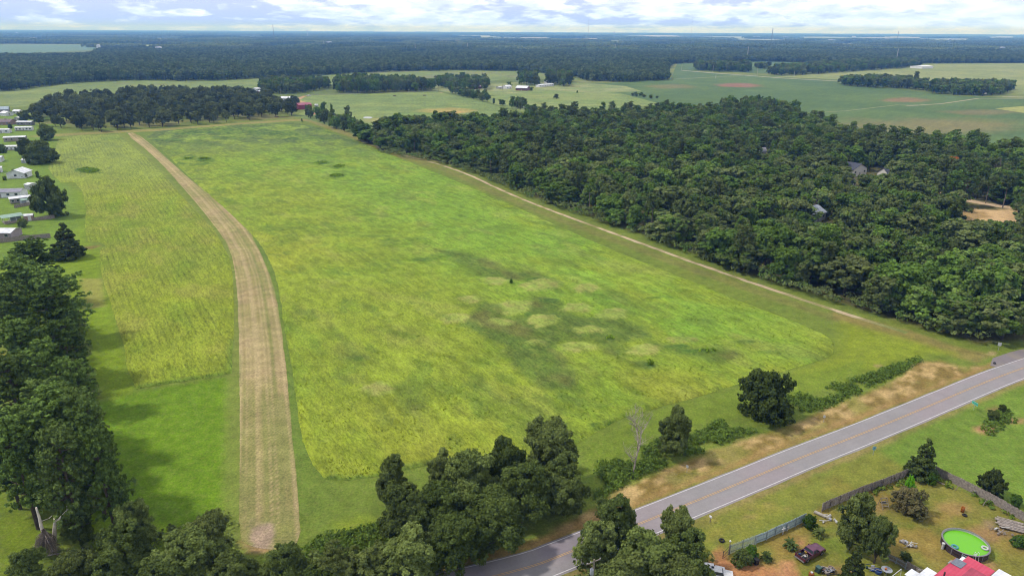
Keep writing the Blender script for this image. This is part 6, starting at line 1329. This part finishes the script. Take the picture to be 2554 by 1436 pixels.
def heap(name, px_, py_, R, label, keys, n, seed):
    o = at(name, px_, py_, label, 'junk'); r = random.Random(seed)
    for i in range(n):
        k = r.choice(keys); m_ = MB(); c = (r.uniform(-R, R), r.uniform(-R, R)*.7, r.uniform(.1, .45)); t = r.random()
        if t < .5: m_.tube([(c[0]-r.uniform(.2, .8), c[1]-r.uniform(-.5, .5), c[2]), (c[0]+r.uniform(.2, .8), c[1]+r.uniform(-.5, .5), c[2]+r.uniform(0, .4))], r.uniform(.03, .07), 5)
        elif t < .8: m_.box(c, (r.uniform(.2, .7), r.uniform(.2, .5), r.uniform(.1, .5)), r.uniform(0, 3), tx=r.uniform(-.4, .4))
        else: m_.lathe((c[0], c[1], 0), [(.12, 0), (.2, .3), (.1, .45)], 9)
        m_.build('scrap', M[k], o)
heap('scrap_heap', 2266, 1358, 1.0, 'heap of pale scrap and pipes on the grass left of the pool', ['white_plastic', 'can_grey', 'wood_grey', 'chrome', 'plank_pale'], 22, 4)
heap('scrap_heap', 2500, 1327, 1.3, 'scattered white pipes and sticks near the board pile', ['white_plastic', 'plank_pale', 'wood_grey'], 14, 5)
heap('scrap_heap', 2062, 1424, 1.1, 'dark mound of machine scrap beside the green bin', ['black_plastic', 'can_grey', 'wood_grey', 'black_plastic', 'rust'], 26, 6)
heap('scrap_heap', 2062, 1296, 1.4, 'pale broken boat panels and planks by the brown fence', ['white_plastic', 'plank_pale', 'white_plastic', 'can_grey'], 12, 7)
heap('scrap_heap', 2172, 1420, .7, 'small clutter of crates between windmill and blue tub', ['can_grey', 'blue_plastic', 'green_plastic', 'wood_grey'], 10, 8)
o = at('capsized_boat', 2052, 1287, 'long pale upturned boat hull behind the brown fence', 'boat', -.75); MB().prism([(-1.6, .0), (1.4, 0), (1.6, .2), (1.0, .4), (-1.5, .42)], -.3, .3).build('hull', PM('hull_pale', 'c0b8ac', noise=.2), o, .15)
o = at('planter', 2072, 1420, 'round pale planter pot beside the yard cedar', 'pot'); MB().lathe((0, 0, 0), [(.3, 0), (.45, .4), (.48, .45), (.4, .45), (.33, .3)], 16).build('pot', M['terracotta'], o)
o = at('planter', 2023, 1436, 'dark brown drum with a white top at the bottom edge', 'drum'); MB().lathe((0, 0, 0), [(.4, 0), (.42, .6), (.3, .7)], 16).build('drum', M['rust'], o); MB().lathe((0, 0, .7), [(.2, 0), (.2, .12)], 12).build('top', M['white_plastic'], o)
o = at('windmill', 2141, 1440, 'small yellow garden windmill on white legs at the bottom edge', 'windmill', .3)
for k in range(4): a = .785+k*1.5708; MB().tube([(.55*math.cos(a), .55*math.sin(a), 0), (.08*math.cos(a), .08*math.sin(a), 2.0)], .035, 5).build('leg', M['trim_white'], o)
for k in range(8): a = k*.785; MB().add([(0, -.12, 2.15), (.5*math.cos(a-.2), -.14, 2.15+.5*math.sin(a-.2)), (.5*math.cos(a+.2), -.08, 2.15+.5*math.sin(a+.2))], [(0, 1, 2)]).add([(0, -.14, 2.15), (.5*math.cos(a-.2), -.16, 2.15+.5*math.sin(a-.2)), (.5*math.cos(a+.2), -.1, 2.15+.5*math.sin(a+.2))], [(2, 1, 0)]).build('blade', M['yellow_plastic'], o)
MB().add([(0, 0, 2.13), (-.75, .45, 2.3), (-.8, .5, 2.0)], [(0, 1, 2)]).tube([(0, -.14, 2.15), (-.6, .36, 2.15)], .03, 5).box((-.75, .45, 2.15), (.4, .04, .3), -.5).build('tail', M['yellow_plastic'], o)
o = at('tub', 2189, 1428, 'dark blue plastic tub among the yard clutter', 'tub'); MB().lathe((0, 0, 0), [(.42, 0), (.55, .5), (.58, .52), (.5, .5), (.4, .1)], 18).build('shell', M['blue_plastic'], o)
o = at('round_table', 2210, 1428, 'round white garden table with a plant pot on it', 'table'); MB().lathe((0, 0, .68), [(.8, 0), (.82, .03), (.8, .06)], 24).build('tabletop', M['can_grey'], o)
for k in range(3): a = k*2.1; MB().tube([(.5*math.cos(a), .5*math.sin(a), 0), (.2*math.cos(a), .2*math.sin(a), .68)], .04, 6).build('leg', M['can_grey'], o)
o = at('plant_pot', 2209, 1420, 'small orange plant pot standing on the round garden table', 'pot', z=.75); MB().lathe((0, 0, 0), [(.14, 0), (.2, .28), (.16, .28)], 12).build('pot', M['orange_plastic'], o)
props('metal_frame', [((2225,1436), (2248,1418), 1.2, 2.0, .05), ((2248,1418), (2246,1440), 2.0, 0, .05)], 'white pole frame leaning by the plank fence', 'frame', M['trim_white'])
props('clothes_line', [((2290,1420), (2322,1421), 1.4, 1.4, .04), ((2322,1421), (2323,1432), 1.4, 0, .04)], 'white bent pipe rail in front of the red roof', 'rail', M['trim_white'])
# parked white vehicles hidden by the live oak at the bottom edge
for (a, b, lb) in ((1772, 1428, 'white car roof showing under the live oak at the bottom edge'), (1792, 1438, 'second white car nearest the reddish drive at the bottom edge')):
    o = at('parked_car', a, b, lb, 'car', -.2, z=0)
    MB().prism([(-2.1, .35), (2.1, .35), (2.15, .8), (1.1, .92), (-1.9, .95), (-2.15, .8)], -.88, .88).build('body', M['trim_white'], o, .06); MB().box((-.4, 0, 1.15), (2.2, 1.5, .5), taper=.78).build('glass', GL, o); MB().box((-.4, 0, 1.42), (1.6, 1.15, .06)).build('roof', M['trim_white'], o)
    for s_ in (-1, 1):
        for x_ in (-1.35, 1.35): MB().torus((x_, s_*.8, .33), .23, .1, 16, 6, (math.pi/2, 0)).build('wheel', blk, o)
# roadside signs
def sign(px_, py_, w_, h_, zc, key, rz, label, marks=None, tilt=0):
    o = at('road_sign', px_, py_, label, 'sign', rz); MB().box((0, 0, zc*.5+.1), (.06, .05, zc+.2)).build('post', M['can_grey'], o); MB().box((0, -.045, zc), (w_, .03, h_), ty=tilt).build('plate', M[key], o, .01)
    if marks: marks(o, zc)
PM('sign_green', '5fd0b4'); PM('sign_blue', '8cc4dc'); PM('sign_mark', '3a7c88'); PM('sign_white', 'd8dce0')
def marks(o, z, xs_, key='sign_mark'):
    for i_, x_ in enumerate(xs_):
        m_ = MB(); m_.box((x_, -.068, z+.07), (.14, .008, .05)).box((x_+.04, -.068, z), (.05, .008, .2)).box((x_-.02, -.068, z-.08), (.12, .008, .05)); m_.build('lettering', M[key], o)
sign(2428, 1022, 1.6, .75, 1.7, 'sign_green', -1.35, 'green road sign with white letters on the grass beside the road', lambda o, z: [MB().box((0, -.062, z+s_*.33), (1.5, .006, .03)).build('border', M['trim_white'], o) for s_ in (-1, 1)]+[marks(o, z, (-.55, -.3, .05, .4, .6))])
sign(2177, 1134, .6, .85, 1.6, 'sign_blue', -.3, 'small pale blue road sign on the mown verge', lambda o, z: [marks(o, z, (0,))], .2)
sign(2054, 1052, .45, .6, 1.4, 'sign_white', -.6, 'small white marker sign on the dry verge near the round oak'); sign(1713, 1178, .45, .6, 1.4, 'sign_white', -.6, 'small white marker sign on the dry verge near the bare tree')
sign(2489, 875, .8, 1.0, 2.0, 'sign_white', -.4, 'white sign at the forest corner by the paved side road')
x, y = g(2480, 907); o = empty('marker_stone', (x, y, 0), 0, 'small dark culvert marker at the corner of the paved side road', 'marker'); MB().lathe((0, 0, 0), [(.3, 0), (.34, .3), (.2, .5)], 9).build('stone', PM('stone_dark', '3c3c40'), o)

# dead and bare trees
def bare(name, x, y, Ht, R, label, seed, mat, spread=1.0, levels=4):
    r = random.Random(seed); o = empty(name, (x, y, 0), 0, label, 'tree'); tr = MB(); br = MB()
    def grow(p, d, L, rad, lv, m_):
        pts = [p]; q = p
        for k in range(3):
            d = (d+Vector((r.uniform(-.22, .22), r.uniform(-.22, .22), r.uniform(-.05, .12)))).normalized(); q = q+d*L/3; pts.append(q)
        m_.tube(pts, [rad, rad*.85, rad*.7, rad*.5], 5 if lv < 2 else 3, False)
        if lv >= levels: return
        for k in range(r.choice((3, 4, 4)) if lv else 9):
            t = r.uniform(.35, 1.0) if lv else .25+.75*k/8; b = p+(q-p)*t; a = r.uniform(0, 6.283); s_ = spread*r.uniform(.6, 1.2)
            nd = (d*.6+Vector((math.cos(a)*s_, math.sin(a)*s_, .35))).normalized(); grow(b, nd, L*(.42 if lv == 0 else .62)*r.uniform(.7, 1.1), rad*.5, lv+1, br)
    grow(Vector((0, 0, -.2)), Vector((.05, .05, 1)), Ht*.86, .2, 0, tr); tr.build('trunk', mat, o); br.build('branches', mat, o); return o
x, y = g(1580, 1180); bare('bare_tree', x, y, 11, 4, 'leafless pale grey tree standing at the edge of the roadside scrub', 5, M['deadbark'], .95)
x, y = g(2540, 560); 
for (cx, cy, Ht, lb) in ((2478,470,15,'bare pale stem rising by the sandy clearing in the forest'), (2400,495,11,'small leafless tree at the left edge of the sandy clearing'), (2016,520,9,'brown leafless tree behind the silvery roof')):
    x, y = g(cx, cy+22); bare('bare_tree', x, y, Ht, 3, lb, int(cx), M['paletrunk'], .6, 3)
def snag():
    sm_ = paint('bleached_wood', alb('f8ece0', 1.2), .9, noise=.15, scale=2)
    x, y = g(133, 1372); o = empty('broken_tree', (x, y, 0), 0, 'dead broken tree with a bare pale stem and a hanging brush of brown branches', 'tree'); r = random.Random(3)
    def P(px_, py_, z): a = g(px_, py_, z); return (a[0]-x, a[1]-y, z)
    t = MB().tube([(0, 0, 0), P(136, 1330, 3.4), P(137, 1292, 7.0)], [.42, .34, .2], 7); t.tube([P(118, 1355, 2.5), P(103, 1312, 6.2), P(98, 1290, 8), P(90, 1265, 10)], [.28, .25, .2, .14], 6); t.tube([P(140, 1302, 6), P(155, 1285, 7.4), P(172, 1266, 9)], [.18, .15, .09], 5); t.tube([P(166, 1272, 8.6), P(166, 1262, 9.3), P(175, 1258, 9.2)], [.06, .04, .02], 4)
    t.tube([P(100, 1300, 7.5), P(122, 1292, 6.8), P(130, 1285, 7.4)], [.06, .05, .03], 4); t.build('trunk', sm_, o)
    b = MB(); top = Vector(P(108, 1322, 5.6))
    for i in range(170):
        e = Vector(P(118+r.uniform(-36, 34), 1374+r.uniform(-16, 12), r.uniform(.1, 1.6))); m_ = top.lerp(e, .5)+Vector((r.uniform(-.5, .5), r.uniform(-.5, .5), r.uniform(-.1, .6))); b.tube([top+Vector((r.uniform(-.2, .2), r.uniform(-.2, .2), r.uniform(-.8, .2))), m_, e, e+Vector((r.uniform(-.5, .5), r.uniform(-.4, .4), -.05))], [.06, .045, .03, .012], 3, False)
    b.build('broken_branches', paint('twig', alb('b0a094'), .9, noise=.3, scale=5), o)
    b = MB().tube([P(55, 1383, .1), P(100, 1388, .2), P(165, 1376, .3), P(172, 1366, .8)], [.05, .1, .08, .03], 5); b.build('fallen_branch', M['deadbark'], o)
snag()
# vehicle in the far pasture, cattle sized dark hay lumps
o = at('parked_car', 770, 240, 'white pickup parked at the end of the gravel lane', 'car', .1, group=None); MB().prism([(-2.7, .4), (2.7, .4), (2.7, .95), (1.2, 1.05), (-2.7, 1.05)], -.95, .95).build('body', M['trim_white'], o); MB().box((0, 0, 1.35), (1.8, 1.6, .6), taper=.85).build('cab', M['trim_white'], o)
for s_ in (-1, 1):
    for x_ in (-1.7, 1.7): MB().torus((x_, s_*.88, .38), .26, .11, 12, 6, (math.pi/2, 0)).build('wheel', blk, o)
o = at('clay_pile', 792, 285, 'heap of orange clay behind the hedge', 'heap'); MB().lathe((0, 0, 0), [(4.2, 0), (3, 1.2), (1.4, 2.3), (.3, 2.6)], 14, 1.2, .9).build('clay', PM('clay', 'c8885c', noise=.2), o)
for (cx, cy, lb) in ((1059, 239, 'dark round lump lying in the pasture left of the middle'), (984, 240, 'brown brush pile far back in the pasture'), (690, 293, 'small dark bush lump on the orchard path')):
    o = at('brush_pile', cx, cy, lb, 'heap'); MB().lathe((0, 0, 0), [(1.8, 0), (1.5, .7), (.6, 1.1)], 9, 1.4, .8).build('brush', M['bark'], o)

# ------------------------------------------------------------------ haze: the air itself
m, nt, L = mat_new('haze_air'); out = N(nt, 'ShaderNodeOutputMaterial'); pv = N(nt, 'ShaderNodeVolumePrincipled')
pv.inputs['Color'].default_value = (0.14, 0.38, 1.0, 1); pv.inputs['Absorption Color'].default_value = (1, 1, 1, 1); pv.inputs['Density'].default_value = 1.15e-4; pv.inputs['Anisotropy'].default_value = 0.0
L(pv.outputs[0], out.inputs['Volume'])
hz = MB().box((0, 13300, 83.5), (58000, 30000, 170)).build('haze', m); tag(hz, kind='stuff')
